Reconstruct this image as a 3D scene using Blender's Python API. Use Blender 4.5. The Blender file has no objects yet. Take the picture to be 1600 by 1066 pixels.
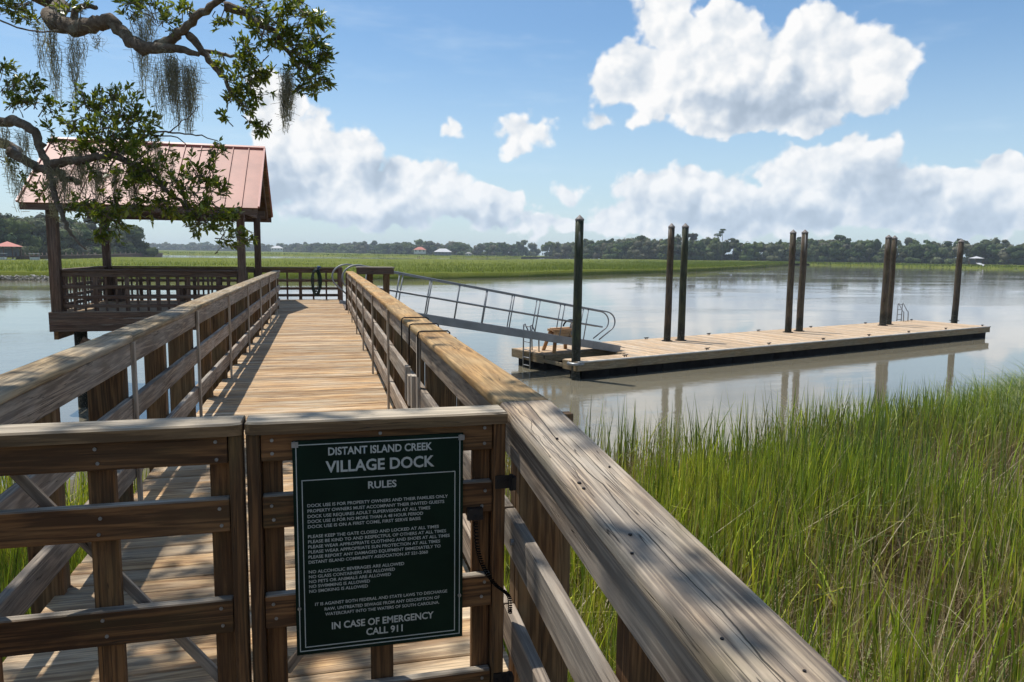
import bpy, math, random
import numpy as np
from mathutils import Vector, Matrix

rng = np.random.default_rng(7)
random.seed(7)
scene = bpy.context.scene
COL = scene.collection
V = Vector
rad = math.radians

# ------------------------------------------------------------------ camera
F_PX, CX, CY = 1150.0, 800.0, 533.0
YAW, PITCH, ROLL, ZC = rad(14.4), math.atan(138 / 1150.0), rad(0.7), 4.1


def cam_basis():
    f = V((math.sin(YAW) * math.cos(PITCH), math.cos(YAW) * math.cos(PITCH), -math.sin(PITCH)))
    r = V((math.cos(YAW), -math.sin(YAW), 0))
    u = r.cross(f)
    c, s = math.cos(ROLL), math.sin(ROLL)
    return c * r + s * u, -s * r + c * u, f


CR, CU, CF = cam_basis()
cam_data = bpy.data.cameras.new('camera')
cam = bpy.data.objects.new('camera', cam_data)
COL.objects.link(cam)
cam_data.sensor_width = 36.0
cam_data.sensor_fit = 'HORIZONTAL'
cam_data.lens = F_PX / 1600 * 36
cam_data.clip_start = 0.05
cam_data.clip_end = 12000
cam.matrix_world = Matrix(((CR.x, CU.x, -CF.x, 0), (CR.y, CU.y, -CF.y, 0), (CR.z, CU.z, -CF.z, ZC), (0, 0, 0, 1)))
scene.camera = cam


def ray(px, py):
    return CF + CR * ((px - CX) / F_PX) - CU * ((py - CY) / F_PX)


def at(px, py, d):
    """a point of the place d metres ahead of the photographer"""
    return V((0, 0, ZC)) + ray(px, py) * d


# ------------------------------------------------------------------ sky, sun, exposure
SUN = V((-0.25, 0.29, 1.0)).normalized()
world = bpy.data.worlds.new('World')
scene.world = world
world.use_nodes = True


class NT:
    """small helper to write node trees as expressions"""

    def __init__(self, tree):
        self.t = tree
        self.n = tree.nodes
        self.l = tree.links

    def node(self, typ, **kw):
        n = self.n.new(typ)
        for k, v in kw.items():
            setattr(n, k, v)
        return n

    def put(self, sock, v):
        if v is None:
            return
        if hasattr(v, 'is_output'):
            self.l.new(v, sock)
        else:
            if sock.type == 'RGBA' and not isinstance(v, (int, float)) and len(v) == 3:
                v = tuple(v) + (1.0,)
            sock.default_value = v

    def m(self, op, a, b=None, c=None, clamp=False):
        n = self.node('ShaderNodeMath', operation=op)
        n.use_clamp = clamp
        self.put(n.inputs[0], a)
        self.put(n.inputs[1], b)
        self.put(n.inputs[2], c)
        return n.outputs[0]

    def vm(self, op, a, b=None, out=0):
        n = self.node('ShaderNodeVectorMath', operation=op)
        self.put(n.inputs[0], a)
        if b is not None:
            if op == 'SCALE':
                self.put(n.inputs['Scale'], b)
            else:
                self.put(n.inputs[1], b)
        return n.outputs['Value'] if op in ('DOT_PRODUCT', 'LENGTH', 'DISTANCE') else n.outputs[0]

    def noise(self, vec, scale, detail=4, rough=0.55, dist=0.0, lac=2.0):
        n = self.node('ShaderNodeTexNoise')
        self.put(n.inputs['Vector'], vec)
        n.inputs['Scale'].default_value = scale
        n.inputs['Detail'].default_value = detail
        n.inputs['Roughness'].default_value = rough
        n.inputs['Distortion'].default_value = dist
        return n.outputs['Fac']

    def ss(self, v, lo, hi, a=0.0, b=1.0, lin=False):
        n = self.node('ShaderNodeMapRange')
        n.interpolation_type = 'LINEAR' if lin else 'SMOOTHSTEP'
        self.put(n.inputs['Value'], v)
        self.put(n.inputs['From Min'], lo)
        self.put(n.inputs['From Max'], hi)
        self.put(n.inputs['To Min'], a)
        self.put(n.inputs['To Max'], b)
        return n.outputs['Result']

    def mix(self, f, a, b, typ='MIX'):
        n = self.node('ShaderNodeMix', data_type='RGBA', blend_type=typ)
        self.put(n.inputs['Factor'], f)
        self.put(n.inputs['A'], a) if False else self.put(n.inputs[6], a)
        self.put(n.inputs[7], b)
        return n.outputs[2]

    def ramp(self, f, stops):
        n = self.node('ShaderNodeValToRGB')
        self.put(n.inputs[0], f)
        el = n.color_ramp.elements
        while len(el) < len(stops):
            el.new(0.5)
        for e, (p, c) in zip(el, stops):
            e.position = p
            e.color = tuple(c) + (1,)
        return n.outputs[0]

    def comb(self, x, y, z):
        n = self.node('ShaderNodeCombineXYZ')
        self.put(n.inputs[0], x)
        self.put(n.inputs[1], y)
        self.put(n.inputs[2], z)
        return n.outputs[0]

    def sep(self, v):
        n = self.node('ShaderNodeSeparateXYZ')
        self.put(n.inputs[0], v)
        return n.outputs


def build_world():
    t = NT(world.node_tree)
    t.n.clear()
    out = t.node('ShaderNodeOutputWorld')
    bg = t.node('ShaderNodeBackground')
    bg.inputs['Strength'].default_value = 0.115
    sky = t.node('ShaderNodeTexSky', sky_type='NISHITA')
    sky.sun_disc = False
    sky.sun_elevation = math.asin(SUN.z)
    sky.sun_rotation = math.atan2(SUN.x, SUN.y)
    sky.air_density = 1.0
    sky.dust_density = 0.7
    sky.ozone_density = 2.5
    d = t.node('ShaderNodeTexCoord').outputs['Generated']
    d = t.vm('NORMALIZE', d)
    x, y, z = t.sep(d)
    az = t.m('MULTIPLY', t.m('ARCTAN2', x, y), 180 / math.pi)      # degrees from +Y to +X
    el = t.m('MULTIPLY', t.m('ARCSINE', z), 180 / math.pi)
    # a billowy domain warp shared by all clouds
    wn = t.node('ShaderNodeTexNoise')
    t.put(wn.inputs['Vector'], d)
    wn.inputs['Scale'].default_value = 16.0
    wn.inputs['Detail'].default_value = 3.0
    wn.inputs['Roughness'].default_value = 0.55
    warp = t.vm('MULTIPLY', t.vm('SUBTRACT', wn.outputs['Color'], (0.5, 0.5, 0.5)), (4.2, 3.4, 0.0))
    pos = t.vm('ADD', t.comb(az, el, 0.0), warp)

    def px2ang(px, py):
        r = ray(px, py).normalized()
        return math.degrees(math.atan2(r.x, r.y)), math.degrees(math.asin(r.z))

    def heads(lst, k):
        acc = None
        for (cx, cy, rx, ry) in lst:
            a0, e0 = px2ang(cx, cy)
            ra = abs(px2ang(cx + rx, cy)[0] - a0)
            re = abs(px2ang(cx, cy - ry)[1] - e0)
            n = t.node('ShaderNodeVectorMath', operation='MULTIPLY_ADD')
            t.put(n.inputs[0], pos)
            n.inputs[1].default_value = (1 / ra, 1 / re, 0)
            n.inputs[2].default_value = (-a0 / ra, -e0 / re, 0)
            q = t.vm('LENGTH', n.outputs[0])
            acc = q if acc is None else t.m('SMOOTH_MIN', acc, q, k)
        return acc
    # cumulus heads: centre x, y, radius x, y in photograph pixels
    big = heads([(1165, 128, 225, 76), (1040, 30, 58, 74), (1000, 118, 72, 52), (1120, 60, 62, 56), (1270, 62, 84, 58),
                 (1345, 112, 92, 66), (1195, 178, 160, 38), (1080, 150, 110, 52),
                 (590, 312, 190, 46), (520, 262, 108, 66), (458, 222, 70, 58), (415, 285, 80, 56), (750, 322, 98, 32), (430, 165, 42, 56), (660, 288, 84, 42),
                 (1065, 302, 125, 48), (1290, 295, 125, 66), (1345, 246, 66, 56), (1535, 302, 120, 46), (1200, 322, 130, 34), (1555, 262, 34, 30), (1425, 290, 66, 42), (1300, 335, 180, 40), (1080, 335, 190, 34), (1520, 338, 150, 34), (1340, 225, 34, 40)], 0.18)
    small = heads([(710, 199, 24, 17), (825, 204, 52, 26), (815, 226, 30, 20), (896, 297, 40, 26), (948, 187, 27, 19), (1242, 243, 18, 14)], 0.1)
    low = heads([(1000, 350, 330, 15), (1420, 352, 330, 16)], 0.2)
    under = heads([(1195, 172, 150, 40), (1120, 165, 60, 28), (425, 300, 80, 50), (560, 345, 200, 16), (760, 345, 90, 12), (1385, 305, 80, 60), (1100, 335, 100, 30), (1250, 345, 90, 24), (1500, 345, 130, 24), (600, 285, 40, 26)], 0.3)
    dens = t.m('MAXIMUM', t.m('SUBTRACT', 1.0, big), t.m('MULTIPLY', t.m('SUBTRACT', 0.85, small), 0.42))
    dens = t.m('MAXIMUM', dens, t.m('MULTIPLY', t.m('SUBTRACT', 1.0, low), 0.5))
    # the rest of the sky: the same scattered cumulus, low down, all round
    inview = t.m('MULTIPLY', t.ss(az, -30, -24), t.ss(az, 60, 52))
    gen = t.noise(t.vm('MULTIPLY', d, (1, 1, 2.2)), 3.3, 2, 0.5)
    gen = t.m('MULTIPLY', t.m('SUBTRACT', gen, 0.56), 4.0)
    gen = t.m('SUBTRACT', gen, t.m('MULTIPLY', t.m('ADD', inview, t.ss(el, 32, 48)), 6.0))
    dens = t.m('MAXIMUM', dens, gen)
    fine = t.noise(d, 19.0, 7, 0.55)

    def billow(vec, detail):
        n = t.node('ShaderNodeTexVoronoi')
        n.feature = 'F1'
        n.normalize = True
        t.put(n.inputs['Vector'], vec)
        n.inputs['Scale'].default_value = 21.0
        n.inputs['Detail'].default_value = detail
        n.inputs['Roughness'].default_value = 0.52
        n.inputs['Lacunarity'].default_value = 2.1
        return n.outputs['Distance']
    dw = t.vm('ADD', d, t.vm('SCALE', t.vm('SUBTRACT', wn.outputs['Color'], (0.5, 0.5, 0.5)), 0.035))
    vor = billow(dw, 2.0)
    vor2 = billow(t.vm('ADD', dw, tuple(CU * 0.009 - CR * 0.010)), 1.0)
    fine2 = t.noise(t.vm('ADD', d, tuple(CU * 0.009 - CR * 0.009)), 19.0, 3, 0.55)
    edge = t.m('ADD', dens, t.m('ADD', t.m('MULTIPLY', t.m('SUBTRACT', fine, 0.5), 0.75), t.m('MULTIPLY', t.m('SUBTRACT', 0.36, vor), 1.25)))
    mask = t.ss(edge, 0.0, 0.22)
    relief = t.m('ADD', t.m('MULTIPLY', t.m('SUBTRACT', fine, fine2), 1.2), t.m('MULTIPLY', t.m('SUBTRACT', vor2, vor), 2.0))
    shade = t.m('MULTIPLY', t.ss(t.m('ADD', under, t.m('MULTIPLY', t.m('SUBTRACT', fine, 0.5), 0.7)), 1.55, 0.15), 0.68)
    lit = t.m('SUBTRACT', t.m('ADD', relief, 0.84), shade, clamp=True)
    ccol = t.ramp(lit, [(0.0, (3.3, 4.0, 4.9)), (0.3, (4.2, 4.9, 5.8)), (0.68, (6.2, 6.55, 6.95)), (1.0, (7.8, 7.8, 7.8))])
    # far clouds pale towards the horizon through the air
    ccol = t.mix(t.m('MULTIPLY', t.ss(el, 11, 0.5), 0.30), ccol, (5.2, 6.4, 7.7))
    # thin haze towards the horizon, faint high cloud
    hz = t.ss(el, 0, 17)
    skyc = t.mix(1.0, sky.outputs[0], (0.86, 1.03, 1.10), 'MULTIPLY')
    skyc = t.mix(t.m('MULTIPLY', t.m('SUBTRACT', 1.0, hz), 0.62), skyc, (5.2, 6.3, 7.2))
    cirrus = t.noise(t.vm('MULTIPLY', d, (1.0, 1.0, 5.0)), 4.0, 4, 0.65)
    skyc = t.mix(t.m('MULTIPLY', t.ss(cirrus, 0.50, 0.78), 0.22), skyc, (6.2, 7.2, 8.0))
    col = t.mix(mask, skyc, ccol)
    t.put(bg.inputs['Color'], col)
    t.l.new(bg.outputs[0], out.inputs['Surface'])
    world.cycles.sampling_method = 'MANUAL'
    world.cycles.sample_map_resolution = 512


build_world()
sun_data = bpy.data.lights.new('sun', 'SUN')
sun_data.energy = 4.6
sun_data.angle = rad(0.53)
sun_data.color = (1.0, 0.955, 0.88)
sun = bpy.data.objects.new('sun', sun_data)
COL.objects.link(sun)
sun.rotation_euler = SUN.to_track_quat('Z', 'Y').to_euler()
vs = scene.view_settings
scene.display_settings.display_device = 'sRGB'
vs.view_transform = 'Standard'
vs.look = 'None'
vs.exposure = 0.14
vs.gamma = 1.0
scene.cycles.use_adaptive_sampling = True
scene.cycles.adaptive_threshold = 0.025
scene.cycles.max_bounces = 6
scene.cycles.diffuse_bounces = 3
scene.cycles.glossy_bounces = 3
scene.cycles.transmission_bounces = 3
scene.cycles.transparent_max_bounces = 4
scene.cycles.caustics_reflective = False
scene.cycles.caustics_refractive = False
scene.cycles.sample_clamp_indirect = 6.0

# ------------------------------------------------------------------ materials


def new_mat(name):
    m = bpy.data.materials.new(name)
    m.use_nodes = True
    t = NT(m.node_tree)
    b = [n for n in t.n if n.type == 'BSDF_PRINCIPLED'][0]
    return m, t, b


def objcoord(t, rnd=True):
    c = t.node('ShaderNodeTexCoord').outputs['Object']
    if rnd:
        r = t.node('ShaderNodeObjectInfo').outputs['Random']
        off = t.comb(t.m('MULTIPLY', r, 37.0), t.m('MULTIPLY', r, 91.0), t.m('MULTIPLY', r, 53.0))
        c = t.vm('ADD', c, off)
    return c


def wood(name, light, dark, bleach, topbleach=0.0, grain=1.0, rough=0.8, moss=0.0, crack=None, vary=0.25, fine=34.0, sunlit_topcol=None, tide=False):
    """sawn boards whose grain runs along their own length (local X)"""
    m, t, b = new_mat(name)
    raw = t.node('ShaderNodeTexCoord').outputs['Object']
    c = objcoord(t)
    rnd = t.node('ShaderNodeObjectInfo').outputs['Random']
    g1 = t.noise(t.vm('MULTIPLY', c, (2.6, fine, fine)), 1.0, 6, 0.65, 0.6)
    g2 = t.noise(t.vm('MULTIPLY', c, (5.0, fine * 5, fine * 5)), 1.0, 4, 0.6)
    band = t.noise(t.vm('MULTIPLY', c, (0.4, 9, 9)), 1.0, 3, 0.5, 0.8)
    ring = t.m('MULTIPLY_ADD', t.m('SINE', t.m('MULTIPLY', band, 60.0)), 0.5, 0.5)
    gg = t.m('ADD', t.m('MULTIPLY', g1, 0.6), t.m('ADD', t.m('MULTIPLY', g2, 0.25), t.m('MULTIPLY', ring, 0.13)))
    gf = t.ss(gg, 0.40, 0.64)
    col = t.mix(gf, dark, light)
    wn = t.noise(t.vm('MULTIPLY', c, (1.3, 4, 4)), 1.0, 4, 0.6)
    wf = t.ss(wn, 0.35, 0.7)
    if topbleach:
        nz = t.sep(t.node('ShaderNodeNewGeometry').outputs['Normal'])[2]
        wf = t.m('ADD', t.m('MULTIPLY', wf, 0.55), t.m('MULTIPLY', t.ss(nz, 0.3, 0.9), topbleach), clamp=True)
    bl = t.mix(gf, tuple(k * 0.6 for k in bleach), bleach)
    if sunlit_topcol:  # upward faces: bleached wood, brightened further with sunlight put into the colour
        nz2 = t.sep(t.node('ShaderNodeNewGeometry').outputs['Normal'])[2]
        bl = t.mix(t.ss(nz2, 0.5, 0.9), bl, t.mix(gf, tuple(k * 0.55 for k in sunlit_topcol), sunlit_topcol))
    col = t.mix(wf, col, bl)
    if moss:
        mn = t.noise(t.vm('MULTIPLY', c, (2, 6, 6)), 1.0, 5, 0.6)
        col = t.mix(t.m('MULTIPLY', t.ss(mn, 0.5, 0.75), moss), col, (0.10, 0.10, 0.035))
    if tide:
        hx = t.sep(raw)[0]
        tn = t.m('ADD', hx, t.m('MULTIPLY', t.noise(c, 3.0, 4, 0.6), 0.7))
        col = t.mix(t.ss(tn, 1.75, 1.35), col, (0.022, 0.022, 0.014))
        barn = t.m('MULTIPLY', t.ss(t.noise(c, 42.0, 2, 0.5), 0.60, 0.66), t.ss(tn, 1.5, 1.2))
        col = t.mix(t.m('MULTIPLY', barn, 0.7), col, (0.30, 0.28, 0.24))
        drop = t.m('MULTIPLY', t.ss(t.noise(t.vm('MULTIPLY', c, (0.8, 9, 9)), 1.0, 3, 0.6), 0.56, 0.66), t.ss(hx, 4.0, 5.0))
        col = t.mix(t.m('MULTIPLY', drop, 0.55), col, (0.42, 0.41, 0.38))
    # board-to-board variation
    hv = t.m('MULTIPLY_ADD', t.m('SUBTRACT', rnd, 0.5), 2 * vary, 1.0)
    col = t.vm('SCALE', col, hv)
    # thin drying checks
    ck = t.noise(t.vm('MULTIPLY', c, (1.1, 42, 42)), 1.0, 2, 0.5, 0.3)
    ckm = t.m('MULTIPLY', t.ss(t.m('ABSOLUTE', t.m('SUBTRACT', ck, 0.5)), 0.0, 0.012, 1.0, 0.0), t.ss(t.noise(t.vm('MULTIPLY', c, (1.5, 3, 3)), 1.0, 2), 0.5, 0.62))
    kn = t.noise(t.vm('MULTIPLY', c, (5, 16, 16)), 1.0, 1, 0.4)
    ckm = t.m('MAXIMUM', ckm, t.m('MULTIPLY', t.ss(kn, 0.76, 0.82), 0.8))
    if crack:
        x, y, z = t.sep(raw)
        wob = t.noise(t.comb(t.m('MULTIPLY', x, 2.2), 3.3, 0.0), 1.0, 5, 0.55)
        line = t.m('SUBTRACT', y, t.m('MULTIPLY_ADD', t.m('SUBTRACT', wob, 0.5), 0.055, crack))
        width = t.m('MULTIPLY', t.noise(t.comb(t.m('MULTIPLY', x, 1.4), 9.1, 0.0), 1.0, 3), 0.0042)
        cm = t.ss(t.m('ABSOLUTE', line), t.m('MULTIPLY', width, 0.5), width, 1.0, 0.0)
        wob2 = t.noise(t.comb(t.m('MULTIPLY', x, 3.0), 17.3, 0.0), 1.0, 4, 0.6)
        line2 = t.m('SUBTRACT', y, t.m('MULTIPLY_ADD', t.m('SUBTRACT', wob2, 0.5), 0.12, crack + 0.045))
        cm2 = t.m('MULTIPLY', t.ss(t.m('ABSOLUTE', line2), 0.0004, 0.0013, 1.0, 0.0), t.ss(t.noise(t.comb(t.m('MULTIPLY', x, 2.0), 4.4, 0.0), 1.0, 1), 0.48, 0.55))
        ckm = t.m('MAXIMUM', ckm, t.m('MAXIMUM', cm, cm2))
    col = t.mix(t.m('MULTIPLY', ckm, 0.8), col, (0.02, 0.016, 0.012))
    t.put(b.inputs['Base Color'], col)
    b.inputs['Roughness'].default_value = rough
    b.inputs['Specular IOR Level'].default_value = 0.3
    bp = t.node('ShaderNodeBump')
    bp.inputs['Strength'].default_value = 0.55 * grain
    bp.inputs['Distance'].default_value = 0.004
    t.put(bp.inputs['Height'], t.m('SUBTRACT', gg, t.m('MULTIPLY', ckm, 1.5)))
    t.put(b.inputs['Normal'], bp.outputs[0])
    return m


def plain(name, col, rough=0.6, metal=0.0, var=0.15, scale=6.0, bump=0.0, spec=0.4, col2=None):
    m, t, b = new_mat(name)
    c = objcoord(t)
    n = t.noise(c, scale, 5, 0.6)
    c2 = col2 or tuple(k * (1 - 2 * var) for k in col)
    t.put(b.inputs['Base Color'], t.mix(t.ss(n, 0.3, 0.7), c2, col))
    b.inputs['Roughness'].default_value = rough
    b.inputs['Metallic'].default_value = metal
    b.inputs['Specular IOR Level'].default_value = spec
    if bump:
        bp = t.node('ShaderNodeBump')
        bp.inputs['Strength'].default_value = bump
        bp.inputs['Distance'].default_value = 0.01
        t.put(bp.inputs['Height'], t.noise(c, scale * 4, 5, 0.6))
        t.put(b.inputs['Normal'], bp.outputs[0])
    return m


def leafmat(name, trans=0.4, rough=0.5, attr='tint', spec=0.35):
    m, t, b = new_mat(name)
    a = t.node('ShaderNodeAttribute', attribute_name=attr)
    col = a.outputs['Color']
    t.put(b.inputs['Base Color'], col)
    b.inputs['Roughness'].default_value = rough
    b.inputs['Specular IOR Level'].default_value = spec
    tr = t.node('ShaderNodeBsdfTranslucent')
    t.put(tr.inputs['Color'], t.mix(1.0, col, (1.25, 1.2, 0.55), 'MULTIPLY'))
    mx = t.node('ShaderNodeMixShader')
    mx.inputs[0].default_value = trans
    t.l.new(b.outputs[0], mx.inputs[1])
    t.l.new(tr.outputs[0], mx.inputs[2])
    o = [n for n in t.n if n.type == 'OUTPUT_MATERIAL'][0]
    t.l.new(mx.outputs[0], o.inputs['Surface'])
    return m


M = {}
M['deck'] = wood('deck_boards', (0.57, 0.37, 0.18), (0.25, 0.14, 0.065), (0.56, 0.44, 0.30), grain=1.2, vary=0.28)
M['neardeck'] = M['deck']
M['cap'] = wood('rail_cap_boards', (0.54, 0.31, 0.115), (0.27, 0.15, 0.055), (0.52, 0.36, 0.18), moss=0.35, vary=0.12)
M['capnear'] = wood('weathered_cap_board', (0.49, 0.365, 0.235), (0.16, 0.115, 0.08), (0.47, 0.41, 0.33), moss=0.35, grain=1.5, crack=0.012, vary=0.05, fine=46)
M['capleft'] = wood('left_cap_boards', (0.42, 0.30, 0.165), (0.17, 0.12, 0.065), (0.40, 0.34, 0.25), moss=0.4, vary=0.1)
M['rail'] = wood('grey_rail_boards', (0.39, 0.30, 0.215), (0.15, 0.11, 0.08), (0.40, 0.35, 0.29), vary=0.2)
M['batten'] = wood('pale_battens', (0.52, 0.43, 0.33), (0.30, 0.24, 0.18), (0.55, 0.49, 0.41), vary=0.1)
M['post'] = wood('brown_post_boards', (0.24, 0.122, 0.048), (0.09, 0.044, 0.018), (0.21, 0.138, 0.07), vary=0.25)
M['gate'] = wood('gate_boards', (0.215, 0.100, 0.036), (0.062, 0.028, 0.011), (0.175, 0.102, 0.045), sunlit_topcol=(0.44, 0.38, 0.30), topbleach=0.9, moss=0.25, vary=0.18)  # gate tops painted brighter as if sunlit, on top of their bleaching
M['gatecap'] = wood('gate_cap_boards', (0.25, 0.15, 0.07), (0.10, 0.058, 0.027), (0.22, 0.145, 0.075), sunlit_topcol=(0.55, 0.46, 0.34), topbleach=0.9, moss=0.2, vary=0.08)  # cap tops carry sunlight in their colour as well as bleaching
M['pav'] = wood('pavilion_boards', (0.17, 0.10, 0.065), (0.08, 0.045, 0.03), (0.19, 0.15, 0.12), topbleach=0.6, vary=0.2)
M['fascia'] = wood('dock_fascia_boards', (0.33, 0.24, 0.135), (0.19, 0.135, 0.075), (0.31, 0.26, 0.175), moss=0.4, vary=0.12)
M['dockdeck'] = wood('dock_deck_boards', (0.62, 0.44, 0.27), (0.38, 0.25, 0.14), (0.60, 0.48, 0.35), vary=0.24)
M['pile'] = wood('piling_wood', (0.105, 0.072, 0.042), (0.036, 0.025, 0.016), (0.10, 0.08, 0.058), moss=0.4, vary=0.25, fine=12, tide=True)
M['pilegreen'] = wood('green_piling_wood', (0.050, 0.062, 0.030), (0.016, 0.022, 0.014), (0.06, 0.062, 0.036), moss=0.7, vary=0.1, fine=12, tide=True)
M['cone'] = plain('piling_cap_metal', (0.22, 0.19, 0.17), 0.6, 0.0, 0.2)
M['alu'] = plain('dull_aluminium', (0.27, 0.28, 0.29), 0.5, 0.3, 0.12, 3)
M['galv'] = plain('galvanised_steel', (0.34, 0.35, 0.35), 0.45, 0.8, 0.2, 20)
M['iron'] = plain('dark_iron', (0.035, 0.03, 0.028), 0.6, 0.5, 0.25, 15)
M['rubber'] = plain('black_plastic_float', (0.010, 0.009, 0.009), 0.8, 0, 0.4, 3, spec=0.1)
M['white'] = plain('white_rub_strip', (0.62, 0.60, 0.55), 0.6, 0, 0.15, 3)
M['sign'] = plain('dark_green_sign', (0.006, 0.020, 0.011), 0.65, 0, 0.2, 4, spec=0.12)
M['letter'] = plain('pale_lettering', (0.44, 0.46, 0.42), 0.7, 0, 0.06, 60)
M['roof'] = plain('red_metal_roof', (0.42, 0.185, 0.135), 0.5, 0.0, 0.13, 1.1, spec=0.3)
M['rooftrim'] = plain('red_metal_trim', (0.40, 0.135, 0.105), 0.45, 0, 0.08, 2)
M['hose'] = plain('dark_green_hose', (0.012, 0.035, 0.025), 0.5)
M['blue'] = plain('blue_plastic', (0.04, 0.09, 0.22), 0.5)
M['tan'] = wood('orange_tan_boards', (0.66, 0.37, 0.17), (0.42, 0.21, 0.085), (0.62, 0.40, 0.22))
M['leaf'] = leafmat('oak_leaves', 0.42, 0.36, spec=0.5)
M['grass'] = leafmat('marsh_grass', 0.45, 0.45, spec=0.3)
M['woods'] = leafmat('distant_foliage', 0.15, 0.9, spec=0.05)
M['moss'] = leafmat('spanish_moss', 0.45, 0.9)
M['housewall'] = plain('white_house_wall', (0.62, 0.62, 0.60), 0.7, 0, 0.05)
M['housegrey'] = plain('grey_house_wall', (0.16, 0.17, 0.18), 0.7, 0, 0.1)
M['dark'] = plain('dark_openings', (0.02, 0.022, 0.025), 0.4, 0, 0.1)
M['shingle'] = plain('grey_shingle', (0.30, 0.29, 0.28), 0.8, 0, 0.1)


def bark():
    m, t, b = new_mat('oak_bark')
    c = t.node('ShaderNodeTexCoord').outputs['Object']
    n = t.noise(c, 14, 7, 0.7)
    n2 = t.noise(c, 45, 4, 0.6)
    lich = t.ss(t.noise(t.vm('ADD', c, (5, 5, 5)), 9, 5, 0.65), 0.5, 0.66)
    col = t.ramp(t.m('ADD', t.m('MULTIPLY', n, 0.7), t.m('MULTIPLY', n2, 0.3)), [(0.3, (0.04, 0.028, 0.02)), (0.5, (0.14, 0.105, 0.075)), (0.75, (0.28, 0.225, 0.17))])
    col = t.mix(t.m('MULTIPLY', lich, 0.7), col, (0.26, 0.25, 0.19))
    t.put(b.inputs['Base Color'], col)
    b.inputs['Roughness'].default_value = 0.9
    bp = t.node('ShaderNodeBump')
    bp.inputs['Strength'].default_value = 1.0
    bp.inputs['Distance'].default_value = 0.02
    t.put(bp.inputs['Height'], t.m('ADD', n, t.m('MULTIPLY', n2, 0.4)))
    t.put(b.inputs['Normal'], bp.outputs[0])
    return m


M['bark'] = bark()


def water_mat():
    m, t, b = new_mat('creek_water')
    c = t.node('ShaderNodeTexCoord').outputs['Object']
    silt = t.noise(c, 0.06, 4, 0.6)
    t.put(b.inputs['Base Color'], t.mix(t.ss(silt, 0.3, 0.7), (0.165, 0.147, 0.104), (0.185, 0.166, 0.120)))
    b.inputs['Roughness'].default_value = 0.035
    b.inputs['IOR'].default_value = 1.70
    b.inputs['Specular IOR Level'].default_value = 0.5
    # wind patches: calm and ruffled reaches
    patch = t.ss(t.noise(t.vm('MULTIPLY', c, (0.6, 1.6, 1)), 0.035, 4, 0.6, 0.6), 0.42, 0.62)
    r1 = t.noise(t.vm('MULTIPLY', c, (1.0, 2.2, 1)), 1.3, 5, 0.55, 0.3)
    r2 = t.noise(t.vm('MULTIPLY', c, (0.8, 2.6, 1)), 5.5, 4, 0.55)
    swell = t.noise(t.vm('MULTIPLY', c, (1, 2, 1)), 0.25, 3, 0.5)
    h = t.m('ADD', t.m('MULTIPLY', r1, 0.5), t.m('ADD', t.m('MULTIPLY', r2, 0.12), t.m('MULTIPLY', swell, 0.8)))
    h = t.m('MULTIPLY', h, t.m('MULTIPLY_ADD', patch, 0.92, 0.08))
    bp = t.node('ShaderNodeBump')
    bp.inputs['Strength'].default_value = 0.085
    bp.inputs['Distance'].default_value = 0.22
    t.put(bp.inputs['Height'], h)
    t.put(b.inputs['Normal'], bp.outputs[0])
    return m


M['water'] = water_mat()


def ground_mat(name, a, bcol, scale):
    m, t, b = new_mat(name)
    c = t.node('ShaderNodeTexCoord').outputs['Object']
    n = t.noise(c, scale, 6, 0.65)
    t.put(b.inputs['Base Color'], t.mix(t.ss(n, 0.35, 0.65), a, bcol))
    b.inputs['Roughness'].default_value = 0.95
    b.inputs['Specular IOR Level'].default_value = 0.05
    bp = t.node('ShaderNodeBump')
    bp.inputs['Strength'].default_value = 0.8
    bp.inputs['Distance'].default_value = 0.05
    t.put(bp.inputs['Height'], t.noise(c, scale * 5, 6, 0.65))
    t.put(b.inputs['Normal'], bp.outputs[0])
    return m


M['mud'] = ground_mat('bank_mud', (0.075, 0.055, 0.035), (0.13, 0.10, 0.065), 3.0)
M['marshtop'] = ground_mat('marsh_top', (0.095, 0.118, 0.014), (0.15, 0.165, 0.024), 0.08)


# ------------------------------------------------------------------ building helpers
def link(name, me, parent=None, mat=None, loc=None):
    o = bpy.data.objects.new(name, me)
    COL.objects.link(o)
    if parent is not None:
        o.parent = parent
    if mat is not None and me is not None and not me.materials:
        me.materials.append(mat)
    if loc is not None:
        o.location = loc
    return o


def thing(name, label, cat, loc=(0, 0, 0), group=None):
    o = bpy.data.objects.new(name, None)
    COL.objects.link(o)
    o.location = loc
    o.empty_display_size = 0.2
    return tag(o, label, cat, group)


def tag(o, label, cat=None, group=None, kind=None):
    if label:
        o['label'] = label
    if cat:
        o['category'] = cat
    if group:
        o['group'] = group
    if kind:
        o['kind'] = kind
    return o


def off(parent):
    """world position of a (possibly nested) unrotated parent"""
    p = V((0, 0, 0))
    while parent is not None:
        p += V(parent.location)
        parent = parent.parent
    return p


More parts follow.
